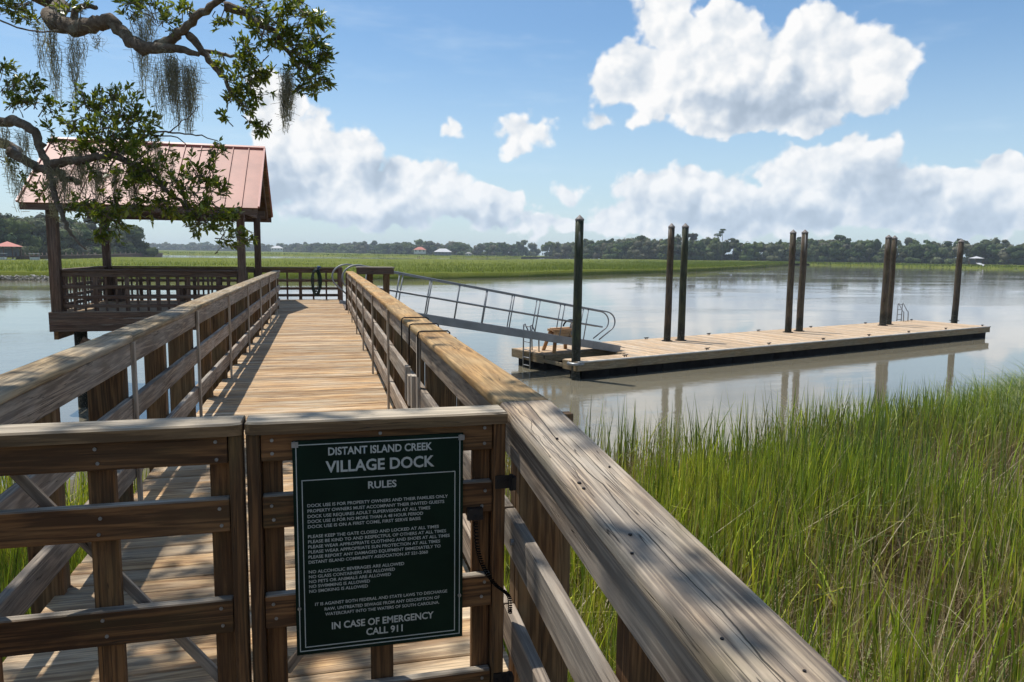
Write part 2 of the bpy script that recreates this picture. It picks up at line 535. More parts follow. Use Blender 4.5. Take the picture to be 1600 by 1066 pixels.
class MB:
    def __init__(self):
        self.v = []
        self.f = []

    def add(self, vs_, fs):
        k = len(self.v)
        self.v += [tuple(p) for p in vs_]
        self.f += [tuple(i + k for i in q) for q in fs]

    def box(self, x0, x1, y0, y1, z0, z1):
        self.add([(x0, y0, z0), (x1, y0, z0), (x1, y1, z0), (x0, y1, z0), (x0, y0, z1), (x1, y0, z1), (x1, y1, z1), (x0, y1, z1)],
                 [(0, 3, 2, 1), (4, 5, 6, 7), (0, 1, 5, 4), (1, 2, 6, 5), (2, 3, 7, 6), (3, 0, 4, 7)])

    def tube(self, pts, r, n=8, caps=True):
        pts = [V(p) for p in pts]
        k = len(pts)
        rs = r if isinstance(r, (list, tuple)) else [r] * k
        up = V((0.13, 0.31, 0.94)).normalized()
        vs_ = []
        for i, p in enumerate(pts):
            d = (pts[min(i + 1, k - 1)] - pts[max(i - 1, 0)]).normalized()
            a = d.cross(up)
            if a.length < 1e-3:
                a = d.cross(V((1, 0, 0)))
            a.normalize()
            bb = d.cross(a)
            up = bb if bb.dot(up) > 0 else -bb
            for j in range(n):
                th = 2 * math.pi * j / n
                vs_.append(p + a * (rs[i] * math.cos(th)) + bb * (rs[i] * math.sin(th)))
        fs = []
        for i in range(k - 1):
            for j in range(n):
                fs.append((i * n + j, i * n + (j + 1) % n, (i + 1) * n + (j + 1) % n, (i + 1) * n + j))
        if caps:
            fs.append(tuple(range(n - 1, -1, -1)))
            fs.append(tuple((k - 1) * n + j for j in range(n)))
        self.add(vs_, fs)

    def prism(self, poly, z0, z1):
        n = len(poly)
        self.add([(x, y, z0) for x, y in poly] + [(x, y, z1) for x, y in poly],
                 [tuple(range(n - 1, -1, -1)), tuple(range(n, 2 * n))] + [(i, (i + 1) % n, n + (i + 1) % n, n + i) for i in range(n)])

    def build(self, name, mat, parent=None, smooth=False, world_coords=True):
        o = off(parent) if (parent is not None and world_coords) else V((0, 0, 0))
        me = bpy.data.meshes.new(name)
        me.from_pydata([(a - o.x, b - o.y, c - o.z) for a, b, c in self.v], [], self.f)
        me.update()
        if smooth:
            me.shade_smooth()
        return link(name, me, parent, mat)


_beams = {}


def beam_mesh(L, w, th, mat, ch):
    key = (round(L, 3), round(w, 4), round(th, 4), mat.name, ch)
    if key in _beams:
        return _beams[key]
    a, b, c = w / 2, th / 2, min(ch, th * 0.3, w * 0.3)
    sec = []
    if ch > 0.006:
        for sx, sy, t0 in ((1, 1, 0), (-1, 1, 90), (-1, -1, 180), (1, -1, 270)):
            for k in range(4):
                an = rad(t0 + 30 * k)
                sec.append((sx * (a - c) + c * math.cos(an), sy * (b - c) + c * math.sin(an)))
    else:
        sec = [(a, -b + c), (a, b - c), (a - c, b), (-a + c, b), (-a, b - c), (-a, -b + c), (-a + c, -b), (a - c, -b)]
    n = len(sec)
    e = min(c * 0.8, L * 0.2)
    vs_, fs = [], []
    for x, s in ((-L / 2, 1 - 1.2 * e / max(w, th)), (-L / 2 + e, 1), (L / 2 - e, 1), (L / 2, 1 - 1.2 * e / max(w, th))):
        vs_ += [(x, y * s, z * s) for y, z in sec]
    for i in range(3):
        fs += [(i * n + j, i * n + (j + 1) % n, (i + 1) * n + (j + 1) % n, (i + 1) * n + j) for j in range(n)]
    fs += [tuple(range(n - 1, -1, -1)), tuple(3 * n + j for j in range(n))]
    me = bpy.data.meshes.new('board')
    me.from_pydata(vs_, [], fs)
    me.update()
    if ch > 0.006:
        me.shade_smooth()
        try:
            me.set_sharp_from_angle(angle=rad(35))
        except Exception:
            pass
    me.materials.append(mat)
    _beams[key] = me
    return me


def beam(name, parent, p0, p1, w, th, mat, up=(0, 0, 1), ch=0.005, jit=0.0):
    """a board from p0 to p1: w across, th along 'up'; grain along its length"""
    p0, p1 = V(p0), V(p1)
    d = p1 - p0
    L = d.length
    x = d.normalized()
    z = V(up)
    z = (z - x * z.dot(x)).normalized()
    y = z.cross(x)
    o = link(name, beam_mesh(L, w, th, mat, ch), parent)
    c = (p0 + p1) / 2 - off(parent)
    if jit:
        c += V((random.uniform(-jit, jit), random.uniform(-jit, jit), random.uniform(-jit, jit)))
        x2 = (x + y * random.uniform(-jit, jit) * 0.8 + z * random.uniform(-jit, jit) * 0.8).normalized()
        z = (z - x2 * z.dot(x2)).normalized()
        y = z.cross(x2)
        x = x2
    o.matrix_local = Matrix(((x.x, y.x, z.x, c.x), (x.y, y.y, z.y, c.y), (x.z, y.z, z.z, c.z), (0, 0, 0, 1)))
    return o


def tubeobj(name, parent, pts, r, mat, n=8):
    b = MB()
    b.tube(pts, r, n)
    return b.build(name, mat, parent, smooth=True)


def arc(c, a, b, t0, t1, n=8):
    c, a, b = V(c), V(a), V(b)
    return [c + a * math.cos(rad(t0 + (t1 - t0) * i / n)) + b * math.sin(rad(t0 + (t1 - t0) * i / n)) for i in range(n + 1)]


def npmesh(name, verts, faces3=None, faces4=None, tint=None, mat=None, parent=None, smooth=False):
    """a large mesh straight from arrays, with a per-vertex tint"""
    verts = np.asarray(verts, np.float32)
    parts, tot = [], []
    if faces4 is not None and len(faces4):
        parts.append(np.asarray(faces4, np.int32).ravel())
        tot.append(np.full(len(faces4), 4, np.int32))
    if faces3 is not None and len(faces3):
        parts.append(np.asarray(faces3, np.int32).ravel())
        tot.append(np.full(len(faces3), 3, np.int32))
    li = np.concatenate(parts)
    lt = np.concatenate(tot)
    ls = np.concatenate([[0], np.cumsum(lt)[:-1]]).astype(np.int32)
    me = bpy.data.meshes.new(name)
    me.vertices.add(len(verts))
    me.vertices.foreach_set('co', verts.ravel())
    me.loops.add(len(li))
    me.loops.foreach_set('vertex_index', li)
    me.polygons.add(len(lt))
    me.polygons.foreach_set('loop_start', ls)
    me.polygons.foreach_set('loop_total', lt)
    if tint is not None:
        a = me.attributes.new('tint', 'FLOAT_COLOR', 'POINT')
        c = np.ones((len(verts), 4), np.float32)
        c[:, :3] = tint
        a.data.foreach_set('color', c.ravel())
    me.update(calc_edges=True)
    me.validate()
    if smooth:
        me.shade_smooth()
    return link(name, me, parent, mat)


def fbm2(x, y, seed=0, octaves=4):
    """cheap smooth value noise for layout"""
    r = np.random.default_rng(seed)
    out = np.zeros_like(x, dtype=float)
    amp, tot = 1.0, 0.0
    for o in range(octaves):
        for k in range(4):
            a = r.uniform(0, 2 * math.pi)
            f = (1.7 ** o) * r.uniform(0.7, 1.3)
            out += amp * np.sin(f * (x * math.cos(a) + y * math.sin(a)) + r.uniform(0, 6.28)) / 4
        tot += amp
        amp *= 0.6
    return out / tot * 1.6


# ------------------------------------------------------------------ water, near bank, far marsh
b = MB()
b.add([(-2300, -60, 0), (2300, -60, 0), (2300, 2300, 0), (-2300, 2300, 0)], [(0, 1, 2, 3)])
o = b.build('water', M['water'])
tag(o, None, kind='structure')


def shore_y(x):
    """where the near bank meets the creek"""
    r = np.where(x < -0.3, 11.4 + 0.4 * np.sin(x * 0.9), 13.0 + 0.35 * np.sin(x * 0.8 + 1))
    r = np.where((x >= -1.8) & (x < 1.2), 11.4 + (x + 1.8) / 3.0 * 1.6, r)
    r = np.where(x > 11, 13.3 + np.minimum(x - 11, 6) * 0.16, r)
    return r


def bank_z(x, y):
    s = shore_y(x) - y
    z = np.clip(s * 0.22, -0.9, 0.42) + np.clip(3.0 - y, 0, 30) * 0.10
    z = z + 0.55 * np.exp(-(((x - 17.5) / 4.0) ** 2 + ((y - 13.5) / 2.6) ** 2)) + 0.05 * fbm2(x * 1.3, y * 1.3, 3)
    return z


gx = np.linspace(-70, 70, 281)
gy = np.linspace(-45, 26, 143)
GX, GY = np.meshgrid(gx, gy)
GZ = bank_z(GX, GY)
GZ = np.minimum(GZ, np.where(np.abs(GX + 0.2) < 2.0, 1.9, 9))
idx = np.arange(GX.size).reshape(GX.shape)
q = np.stack([idx[:-1, :-1], idx[:-1, 1:], idx[1:, 1:], idx[1:, :-1]], -1).reshape(-1, 4)
o = npmesh('ground', np.stack([GX, GY, GZ], -1).reshape(-1, 3), faces4=q, mat=M['mud'], smooth=True)
tag(o, None, kind='structure')


def marsh_sheet(name, near, far, rows, top, seed):
    """salt marsh shelf between two shore lines: rough green top, steep muddy front"""
    near, far = np.array(near, float), np.array(far, float)

    def res(p, n):
        d = np.concatenate([[0], np.cumsum(np.hypot(*np.diff(p, axis=0).T))])
        s = np.linspace(0, d[-1], n)
        return np.stack([np.interp(s, d, p[:, 0]), np.interp(s, d, p[:, 1])], -1)
    n = 160
    A, B = res(near, n), res(far, n)
    t = np.linspace(0, 1, rows) ** 1.8
    P = A[None] * (1 - t[:, None, None]) + B[None] * t[:, None, None]
    Z = top + 0.18 * fbm2(P[..., 0] * 0.12, P[..., 1] * 0.12, seed)
    Z[0] = -0.3
    P = np.concatenate([P, P[-1:]], 0)
    Z = np.concatenate([Z, np.full((1, n), -0.3)], 0)
    k = rows + 1
    idx = np.arange(k * n).reshape(k, n)
    q = np.stack([idx[:-1, :-1], idx[:-1, 1:], idx[1:, 1:], idx[1:, :-1]], -1).reshape(-1, 4)
    o = npmesh(name, np.concatenate([P, Z[..., None]], -1).reshape(-1, 3), faces4=q, mat=M['marshtop'], smooth=True)
    tag(o, None, kind='structure')
    return A


MN = [(-140, 100), (-70, 103.5), (-39, 105), (-17, 106.5), (5, 108), (18.5, 112), (30, 118), (41.6, 126), (65, 144), (94, 170), (153, 233), (216, 306)]
MFAR = [(-300, 270), (-150, 282), (-60, 290), (20, 300), (70, 325), (110, 370), (160, 420), (215, 440), (262, 420), (275, 380), (262, 345), (228, 318)]
edge1 = marsh_sheet('marsh', MN, MFAR, 40, 0.95, 5)
MN2 = [(-900, 560), (-300, 560), (-60, 540), (40, 520), (95, 520), (150, 560)]
MF2 = [(-1400, 1700), (-500, 1600), (-100, 1500), (100, 1300), (220, 1000), (300, 800)]
marsh_sheet('marsh', MN2, MF2, 16, 0.95, 9)
MN3 = [(222, 302), (232, 293), (248, 270), (262, 248), (275, 232), (300, 205), (360, 150), (460, 60)]
MF3 = [(260, 460), (320, 440), (380, 420), (440, 390), (500, 360), (560, 300), (620, 220), (700, 100)]
marsh_sheet('marsh', MN3, MF3, 12, 0.8, 11)
MN4 = [(-240, 205), (-150, 203), (-100, 212), (-84, 240), (-78, 300), (-80, 372)]
MF4 = [(-400, 330), (-330, 340), (-260, 370), (-230, 390), (-190, 400), (-130, 400)]
marsh_sheet('marsh', MN4, MF4, 10, 1.2, 13)


# ------------------------------------------------------------------ grass
def blades(name, pos, h, w, lean, bend, ang, tint, mat, segs=3, parent=None, foot=None):
    """ribbons: base positions, heights, widths, lean + bend along ang"""
    n = len(h)
    t = np.linspace(0, 1, segs + 1)
    dx, dy = np.cos(ang), np.sin(ang)
    side = ang + np.pi / 2 + rng.normal(0, 0.7, n)
    sx, sy = np.cos(side), np.sin(side)
    vs_, k = [], 0
    cols = []
    full = tint
    for i, ti in enumerate(t):
        if foot is not None:        # cordgrass: straw-brown stem, green upper leaf
            k_ = np.clip((ti - 0.12) / 0.45, 0, 1)
            tint = foot * (1 - k_) + full * k_
        hor = h * (lean * ti + bend * ti * ti)
        ver = h * np.maximum(ti - 0.5 * bend * ti ** 2.5, 0.02 * ti)
        cx, cy, cz = pos[:, 0] + dx * hor, pos[:, 1] + dy * hor, pos[:, 2] + ver
        ww = w * (1 - ti) ** 0.6 * 0.5 if i else w * 0.4
        if i < segs:
            vs_.append(np.stack([cx - sx * ww, cy - sy * ww, cz], -1))
            vs_.append(np.stack([cx + sx * ww, cy + sy * ww, cz], -1))
            cols += [tint, tint]
        else:
            vs_.append(np.stack([cx, cy, cz], -1))
            cols.append(tint)
    per = 2 * segs + 1
    Vv = np.stack(vs_, 1).reshape(-1, 3)
    Cc = np.stack(cols, 1).reshape(-1, 3)
    base = (np.arange(n) * per)[:, None]
    f4 = np.concatenate([base + np.array([[2 * i, 2 * i + 1, 2 * i + 3, 2 * i + 2]]) for i in range(segs - 1)], 0)
    f3 = base + np.array([[2 * segs - 2, 2 * segs - 1, 2 * segs]])
    return npmesh(name, Vv, f3, f4, Cc, mat, parent)


GREEN = np.array([(0.26, 0.31, 0.035), (0.17, 0.23, 0.030), (0.36, 0.37, 0.05), (0.085, 0.13, 0.035), (0.42, 0.38, 0.09)])
DEAD = np.array([(0.50, 0.41, 0.25), (0.36, 0.27, 0.16), (0.22, 0.155, 0.10), (0.60, 0.51, 0.34)])


def near_grass(name, xr, yr, n, seed):
    r = np.random.default_rng(seed)
    x = r.uniform(*xr, n)
    y = r.uniform(*yr, n)
    if xr[0] > 0:          # more stems where one looks down between them
        k = int(n * 0.5)
        x[:k] = r.uniform(0.95, 8.0, k)
        y[:k] = r.uniform(-0.3, 9.0, k)
    z = bank_z(x, y)
    s = shore_y(x) - y
    keep = (s > -0.35 + 0.5 * r.random(n)) & ~((x > -1.55) & (x < 0.95))
    keep &= ~((x > 14.2 + 0.6 * np.sin(y * 2)) & (y > 11.2))
    # only what the place shows: within a wedge in front of and beside the walk
    clump = fbm2(x * 1.1, y * 1.1, seed + 1)
    keep &= r.random(n) < np.clip(0.60 + 1.5 * clump, 0.06, 1)
    x, y, z, s, clump = x[keep], y[keep], z[keep], s[keep], clump[keep]
    n = len(x)
    tone = fbm2(x * 0.6, y * 0.6, seed + 2)
    dead = r.random(n) < np.clip(0.42 + 0.42 * fbm2(x * 0.9 + 4, y * 0.9, seed + 3) + 0.045 * np.clip(s - 1.0, 0, 9), 0.12, 0.80)
    h = r.normal(1.12, 0.20, n) + 0.20 * fbm2(x * 0.7, y * 0.7, seed + 4)
    h = np.where(dead, h * r.uniform(0.25, 0.95, n), h)
    h = np.clip(h, 0.2, 1.65)
    lean = np.abs(r.normal(0.05, 0.07, n))
    bend = np.abs(r.normal(0.05, 0.08, n))
    flat = dead & (r.random(n) < 0.35)
    lean = np.where(flat, np.abs(r.normal(0.6, 0.7, n)), lean)
    droop = r.random(n) < 0.13
    bend = np.where(droop, r.uniform(0.4, 1.1, n), bend)
    w = r.uniform(0.013, 0.034, n) * np.where(dead, 0.45, 1.0)
    ang = r.normal(0.2, 1.1, n) + np.where(r.random(n) < 0.35, np.pi, 0) + 1.5 * fbm2(x * 0.8, y * 0.8, seed + 6)
    gi = np.clip((1.8 + 1.5 * tone + r.normal(0, 1.0, n)).astype(int), 0, 4)
    order = np.array([3, 1, 0, 2, 4])
    tint = GREEN[order[gi]] * r.uniform(0.5, 1.8, (n, 1))
    dt = DEAD[r.integers(0, 4, n)] * r.uniform(0.65, 1.15, (n, 1))
    tint = np.where(dead[:, None], dt, tint)
    pos = np.stack([x, y, z - 0.03], -1)
    foot = np.array([(0.20, 0.15, 0.09)]) * r.uniform(0.45, 1.5, (n, 1))
    return blades(name, pos, h, w, lean, bend, ang, tint, M['grass'], foot=foot)


o = near_grass('marsh_grass', (0.95, 21), (-0.5, 14.6), 118000, 21)
tag(o, 'tall green and straw coloured marsh grass right of the boardwalk', 'grass', kind='stuff')
o = near_grass('marsh_grass', (-7.0, -1.5), (1.5, 11.8), 34000, 31)
tag(o, 'marsh grass growing left of the boardwalk behind the gate', 'grass', kind='stuff')

# drooping broad grass on the rise at the right edge
n = 22000
x = rng.normal(17.6, 2.4, n)
y = rng.normal(13.0, 1.5, n)
ok = (x > 12.3) & (y < shore_y(x) + 0.3)
x, y = x[ok], y[ok]
n = len(x)
z = bank_z(x, y)
h = np.clip(rng.normal(0.85, 0.2, n), 0.3, 1.4)
tint = np.array([(0.16, 0.23, 0.06), (0.25, 0.31, 0.10), (0.10, 0.17, 0.05), (0.40, 0.42, 0.26)])[rng.integers(0, 4, n)] * rng.uniform(0.7, 1.2, (n, 1))
o = blades('bank_grass', np.stack([x, y, z], -1), h, rng.uniform(0.014, 0.026, n), rng.uniform(0.1, 0.5, n), rng.uniform(0.2, 1.1, n), rng.uniform(0, 6.28, n), tint, M['grass'], segs=4)
tag(o, 'dense drooping pale green grass on the rise at the right edge', 'grass', kind='stuff')


def far_grass(name, edge, far, n, hmean, wmean, seed, label, spread):
    r = np.random.default_rng(seed)
    edge, far = np.array(edge, float), np.array(far, float)

    def res(p, k):
        d = np.concatenate([[0], np.cumsum(np.hypot(*np.diff(p, axis=0).T))])
        s = np.linspace(0, d[-1], k)
        return np.stack([np.interp(s, d, p[:, 0]), np.interp(s, d, p[:, 1])], -1)
    A, B = res(edge, 400), res(far, 400)
    u = r.uniform(0, 399, n)
    t = np.minimum(np.abs(r.normal(0, spread, n)), 1) ** 1.3
    i = u.astype(int)
    f = (u - i)[:, None]
    i2 = np.minimum(i + 1, 399)
    a = A[i] * (1 - f) + A[i2] * f
    bb = B[i] * (1 - f) + B[i2] * f
    p = a * (1 - t[:, None]) + bb * t[:, None] + r.normal(0, 0.25, (n, 2))
    front = t < 0.006
    z = np.where(front, r.uniform(-0.05, 0.6, n), 0.75)
    lobe = fbm2(p[:, 0] * 0.15, p[:, 1] * 0.15, seed)
    h = np.clip(r.normal(hmean, 0.2, n) + 0.2 * lobe, 0.3, 2)
    tint = np.array([(0.135, 0.180, 0.020), (0.17, 0.21, 0.026), (0.095, 0.140, 0.018), (0.20, 0.21, 0.04)])[np.clip((1.5 + 1.3 * fbm2(p[:, 0] * 0.05, p[:, 1] * 0.05, seed + 1) + r.normal(0, 0.7, n)).astype(int), 0, 3)] * r.uniform(0.8, 1.15, (n, 1))
    tint = np.where((front & (r.random(n) < 0.15))[:, None], np.array([(0.25, 0.21, 0.13)]), tint)
    dist = np.hypot(p[:, 0], p[:, 1])
    w = r.uniform(0.6, 1.4, n) * wmean * np.clip(dist / 130, 0.8, 3)
    o = blades(name, np.stack([p[:, 0], p[:, 1], z], -1), h, w, np.abs(r.normal(0.05, 0.08, n)), np.abs(r.normal(0.05, 0.1, n)), r.uniform(0, 6.28, n), tint, M['grass'], segs=2)
    tag(o, label, 'grass', kind='stuff')
    return o


far_grass('marsh_grass', MN, MFAR, 110000, 0.62, 0.055, 41, 'broad green salt marsh grass across the creek', 0.30)
far_grass('marsh_grass', MN3, MF3, 9000, 0.7, 0.14, 43, 'strip of marsh grass below the woods on the right shore', 0.12)
far_grass('marsh_grass', MN2, MF2, 9000, 0.7, 0.30, 45, 'far marsh grass beyond the distant strip of water', 0.25)


# ------------------------------------------------------------------ boardwalk
DZ = 2.5            # deck level
XL, XR = -1.17, 0.63
walk = thing('boardwalk', 'sunlit plank boardwalk leading from the gate out to the pierhead', 'boardwalk', (-0.27, 10, 0))
y = 0.2
while y < 20.38:
    zz = DZ - (0.09 * (2.3 - y) if y < 2.3 else 0)
    beam('plank', walk, (XL - 0.06, y, zz - 0.02), (XR + 0.06, y, zz - 0.02), 0.138, 0.038, M['deck'], ch=0.005, jit=0.0025)
    y += 0.1445
for xx in (-1.0, -0.27, 0.46):
    beam('joist', walk, (xx, 0.2, DZ - 0.28), (xx, 20.4, DZ - 0.28), 0.05, 0.25, M['post'])
yy = 2.6
while yy < 20:
    beam('pile_cap_beam', walk, (XL - 0.25, yy, DZ - 0.53), (XR + 0.25, yy, DZ - 0.53), 0.1, 0.24, M['post'])
    for xx in (-1.25, 0.72):
        b = MB()
        b.tube([(xx, yy + 0.18, -1.2), (xx, yy + 0.18, DZ - 0.4)], 0.12, 10)
        b.build('support_pile', M['pile'], walk, smooth=True)
    yy += 4.75


def railing(side, label):
    """side -1: left, +1: right. Boards stand on the inside of the posts, battens over the joints"""
    if side < 0:
        xi, xo, y_end, cap0, cap1, capm = -1.145, -1.185, 21.0, -1.13, -1.31, M['capleft']
    else:
        xi, xo, y_end, cap0, cap1, capm = 0.62, 0.66, 20.6, 0.598, 0.79, M['cap']
    th = abs(xo - xi)
    t = thing('railing', label, 'railing', ((xi + xo) / 2, 11, DZ))

    def lift(yv):      # sag of the long run, and the ramp on this side of the gate
        if yv < 2.45:
            return -0.085 * (2.45 - yv)
        return -0.03 * max(0, (yv - 9)) / 12
    joints = [2.5 + 2.39 * k for k in range(8)] + [y_end]
    ys = [0.3] + joints
    xm = (xi + xo) / 2
    cm = (cap0 + cap1) / 2
    for a, c in zip(ys[:-1], ys[1:]):
        near = c < 2.6
        za, zc_ = lift(a), lift(c - 0.001)
        g = 0.004
        # cap in lengths of two bays would hide joints; the photo shows a joint at most posts
        beam('cap_board', t, (cm, a + g, DZ + 1.054 + za), (cm, c - g, DZ + 1.054 + zc_), abs(cap1 - cap0), 0.044, M['capnear'] if (near and side > 0) else capm, ch=0.013, jit=0.0015)
        for zb, hh, kind in ((0.962, 0.138, 'top'), (0.615, 0.14, 'mid'), (0.25, 0.14, 'low')):
            beam('rail_board', t, (xm, a + g, DZ + zb + za), (xm, c - g, DZ + zb + zc_), th, hh, M['rail'], ch=0.004, jit=0.002)
    for k, yj in enumerate(joints):
        z0 = lift(yj)
        if k and yj < y_end:
            beam('batten', t, (xi - side * 0.012, yj, DZ - 0.1), (xi - side * 0.012, yj, DZ + 1.03 + z0), 0.05, 0.022, M['batten'], up=(1, 0, 0), ch=0.003)
        # main post: two planks bolted together outside the rails
        xa, xb = xo + side * 0.002, xo + side * 0.20
        beam('post', t, ((xa + xb) / 2, yj - 0.03, DZ - 0.55), ((xa + xb) / 2, yj - 0.03, DZ + 1.03 + z0), abs(xb - xa), 0.045, M['post'], up=(0, 1, 0), ch=0.004)
        beam('post', t, ((xa + xb) / 2 - side * 0.02, yj + 0.035, DZ - 0.55), ((xa + xb) / 2 - side * 0.02, yj + 0.035, DZ + 1.03 + z0), abs(xb - xa) * 0.8, 0.075, M['post'], up=(0, 1, 0), ch=0.004)
        ym = yj + 1.2
        if ym < y_end - 0.3:
            beam('post', t, (xo + side * 0.075, ym - 0.02, DZ - 0.5), (xo + side * 0.075, ym - 0.02, DZ + 1.03 + lift(ym)), 0.14, 0.045, M['post'], up=(0, 1, 0), ch=0.004)
            beam('post', t, (xo + side * 0.075, ym + 0.04, DZ - 0.5), (xo + side * 0.075, ym + 0.04, DZ + 1.03 + lift(ym)), 0.13, 0.06, M['post'], up=(0, 1, 0), ch=0.004)
    ym = 1.52
    beam('post', t, (xo + side * 0.075, ym, DZ - 0.8), (xo + side * 0.075, ym, DZ + 1.03 + lift(ym)), 0.13, 0.09, M['post'], up=(0, 1, 0), ch=0.006)
    # bolts on the near boards
    for yb, zb in ((1.52, 0.615), (1.47, 0.25), (2.36, 0.615)):
        bb = MB()
        bb.tube([(xi - side * 0.012, yb, DZ + zb + lift(yb)), (xi, yb, DZ + zb + lift(yb))], 0.012, 8)
        bb.build('bolt', M['galv'], t)
    return t


rl = railing(-1, 'left boardwalk railing with grey rails, brown posts and mossy cap')
rr = railing(1, 'right boardwalk railing with cracked grey cap running past the gate')
# dark bolt holes and knots on the near cap
for px, py in ((870, 707), (1010, 750), (905, 763), (912, 770), (985, 828), (988, 852), (1148, 1006), (1260, 1000), (952, 742), (1130, 960)):
    r = ray(px, py)
    k = (DZ + 1.077 - 0.085 * 0.9 - ZC) / r.z
    p = V((0, 0, ZC)) + r * k
    p.z = DZ + 1.0766 - 0.085 * max(0, 2.45 - p.y)
    if 0.61 < p.x < 0.78 and p.y < 2.4:
        bb = MB()
        bb.tube([p - V((0, 0, 0.004)), p + V((0, 0, 0.0012))], random.uniform(0.003, 0.0055), 7)
        bb.build('nail_head', M['iron'], rr)

for yb_, zt_ in ((5.10, 0.74), (5.27, 0.72), (5.43, 0.76)):
    beam('splice_block', rr, (0.600, yb_, DZ + 0.50), (0.600, yb_, DZ + zt_), 0.09, 0.036, M['batten'], up=(1, 0, 0), ch=0.004, jit=0.006)
# dark bent rods hooked over the right cap
for i, (yh, lab) in enumerate(((5.78, 'dark bent rod hooked over the right cap, farthest of three'), (5.25, 'dark bent rod hooked over the right cap, middle of three'), (4.76, 'dark bent rod hooked over the right cap, nearest of three'))):
    b = MB()
    zt = DZ + 1.085
    pts = [(0.800, yh, zt - 0.05), (0.798, yh, zt - 0.01), (0.785, yh, zt), (0.612, yh, zt), (0.594, yh, zt - 0.006), (0.588, yh, zt - 0.03), (0.588, yh - 0.005, zt - 0.30)]
    b.tube(pts, 0.0055, 8)
    o = b.build('hanger_rod', M['iron'], None, smooth=True)
    tag(o, lab, 'hook', 'rods hooked over the right railing')


# ------------------------------------------------------------------ gate
GY0 = 2.36


def screw(parent, x, z, y=GY0 - 0.001):
    b = MB()
    b.tube([(x, y - 0.0025, z), (x, y + 0.004, z)], 0.0055, 8)
    return b.build('screw', M['galv'], parent)


def gate_leaf(xa, xb, seam_left, label):
    t = thing('gate_leaf', label, 'gate', ((xa + xb) / 2, 2.4, DZ))
    L = xb - xa
    # rounded-corner cap, modelled in plan; local X is the length
    pl = []
    rr_ = 0.06
    y0, y1 = 2.335, 2.462
    if seam_left:
        pl += [(xa, y1)] + [(xa + rr_ * (1 - math.cos(rad(a))), y0 + rr_ * 0.35 * (1 - math.sin(rad(a)))) for a in range(0, 91, 15)] + [(xb, y0), (xb, y1)]
    else:
        pl += [(xa, y1), (xa, y0)] + [(xb - rr_ * (1 - math.sin(rad(a))), y0 + rr_ * 0.35 * (1 - math.cos(rad(a)))) for a in range(0, 91, 15)] + [(xb, y1)]
    m = MB()
    nn = len(pl)
    z0, z1 = 3.533, 3.572
    top = [(px_ + (0.004 if px_ < (xa + xb) / 2 else -0.004), py_ + (0.006 if py_ < 2.4 else -0.004)) for px_, py_ in pl]
    m.add([(x, y, z0) for x, y in pl] + [(x, y, z1 - 0.006) for x, y in pl] + [(x, y, z1) for x, y in top],
          [tuple(range(nn - 1, -1, -1)), tuple(range(2 * nn, 3 * nn))] + [(k * nn + i, k * nn + (i + 1) % nn, (k + 1) * nn + (i + 1) % nn, (k + 1) * nn + i) for k in (0, 1) for i in range(nn)])
    m.build('cap', M['gatecap'], t)
    s = 1 if seam_left else -1
    e = xa if seam_left else xb              # seam side
    h = xb if seam_left else xa              # hinge side
    zb, zt = 2.545, 3.532
    for edge, sg in ((e, s), (h, -s)):
        beam('stile_edge', t, (edge + sg * 0.022, 2.387, zb), (edge + sg * 0.022, 2.387, zt), 0.04, 0.075, M['gate'], up=(0, 1, 0))
        beam('stile', t, (edge + sg * 0.074, 2.417, zb), (edge + sg * 0.074, 2.417, zt), 0.062, 0.036, M['gate'], up=(0, 1, 0))
    xm = (xa + xb) / 2
    beam('slat', t, (xm, 2.417, zb), (xm, 2.417, zt), 0.075, 0.036, M['gate'], up=(0, 1, 0))
    ra, rb = min(e + s * 0.046, h - s * 0.046), max(e + s * 0.046, h - s * 0.046)
    for zc_, hh in ((3.486, 0.09), (3.276, 0.108), (2.945, 0.112), (2.605, 0.095)):
        beam('rail', t, (ra, 2.378, zc_), (rb, 2.378, zc_), 0.036, hh, M['gate'], ch=0.004, jit=0.001)
        for xs in (e + s * 0.075, xm, h - s * 0.075):
            for dz in (-0.025, 0.025):
                screw(t, xs + random.uniform(-0.006, 0.006), zc_ + dz + random.uniform(-0.006, 0.006))
    beam('brace', t, (h - s * 0.12, 2.447, 3.49), (e + s * 0.10, 2.447, 2.69), 0.02, 0.030, M['rail'], up=(0, 0, 1), ch=0.003)
    return t


gl = gate_leaf(-1.075, -0.250, False, 'left dark brown wooden gate leaf with open square gaps')
gr = gate_leaf(-0.243, 0.588, True, 'right dark brown wooden gate leaf carrying the rules sign')
for z in (3.33, 2.62):
    m = MB()
    m.box(0.55, 0.60, 2.342, 2.349, z - 0.022, z + 0.022)
    m.box(0.601, 0.616, 2.315, 2.347, z - 0.022, z + 0.022)
    m.tube([(0.603, 2.336, z - 0.028), (0.603, 2.336, z + 0.028)], 0.007, 8)
    for dx in (0.562, 0.585):
        m.tube([(dx, 2.338, z), (dx, 2.344, z)], 0.005, 8)
    m.build('hinge', M['iron'], gr)
m = MB()
m.box(0.455, 0.507, 2.340, 2.36, 3.205, 3.245)
for dx, dz in ((0.465, 3.238), (0.498, 3.24), (0.482, 3.218), (0.504, 3.214)):
    m.tube([(dx, 2.336, dz), (dx, 2.342, dz)], 0.005, 8)
m.build('latch', M['iron'], gr)
# coiled black cable from the latch down to the post
b = MB()
pts = []
ctrl = [V((0.478, 2.322, 3.205)), V((0.484, 2.315, 3.12)), V((0.505, 2.312, 3.05)), V((0.545, 2.315, 2.985)), V((0.597, 2.33, 2.93)), V((0.607, 2.345, 2.86))]


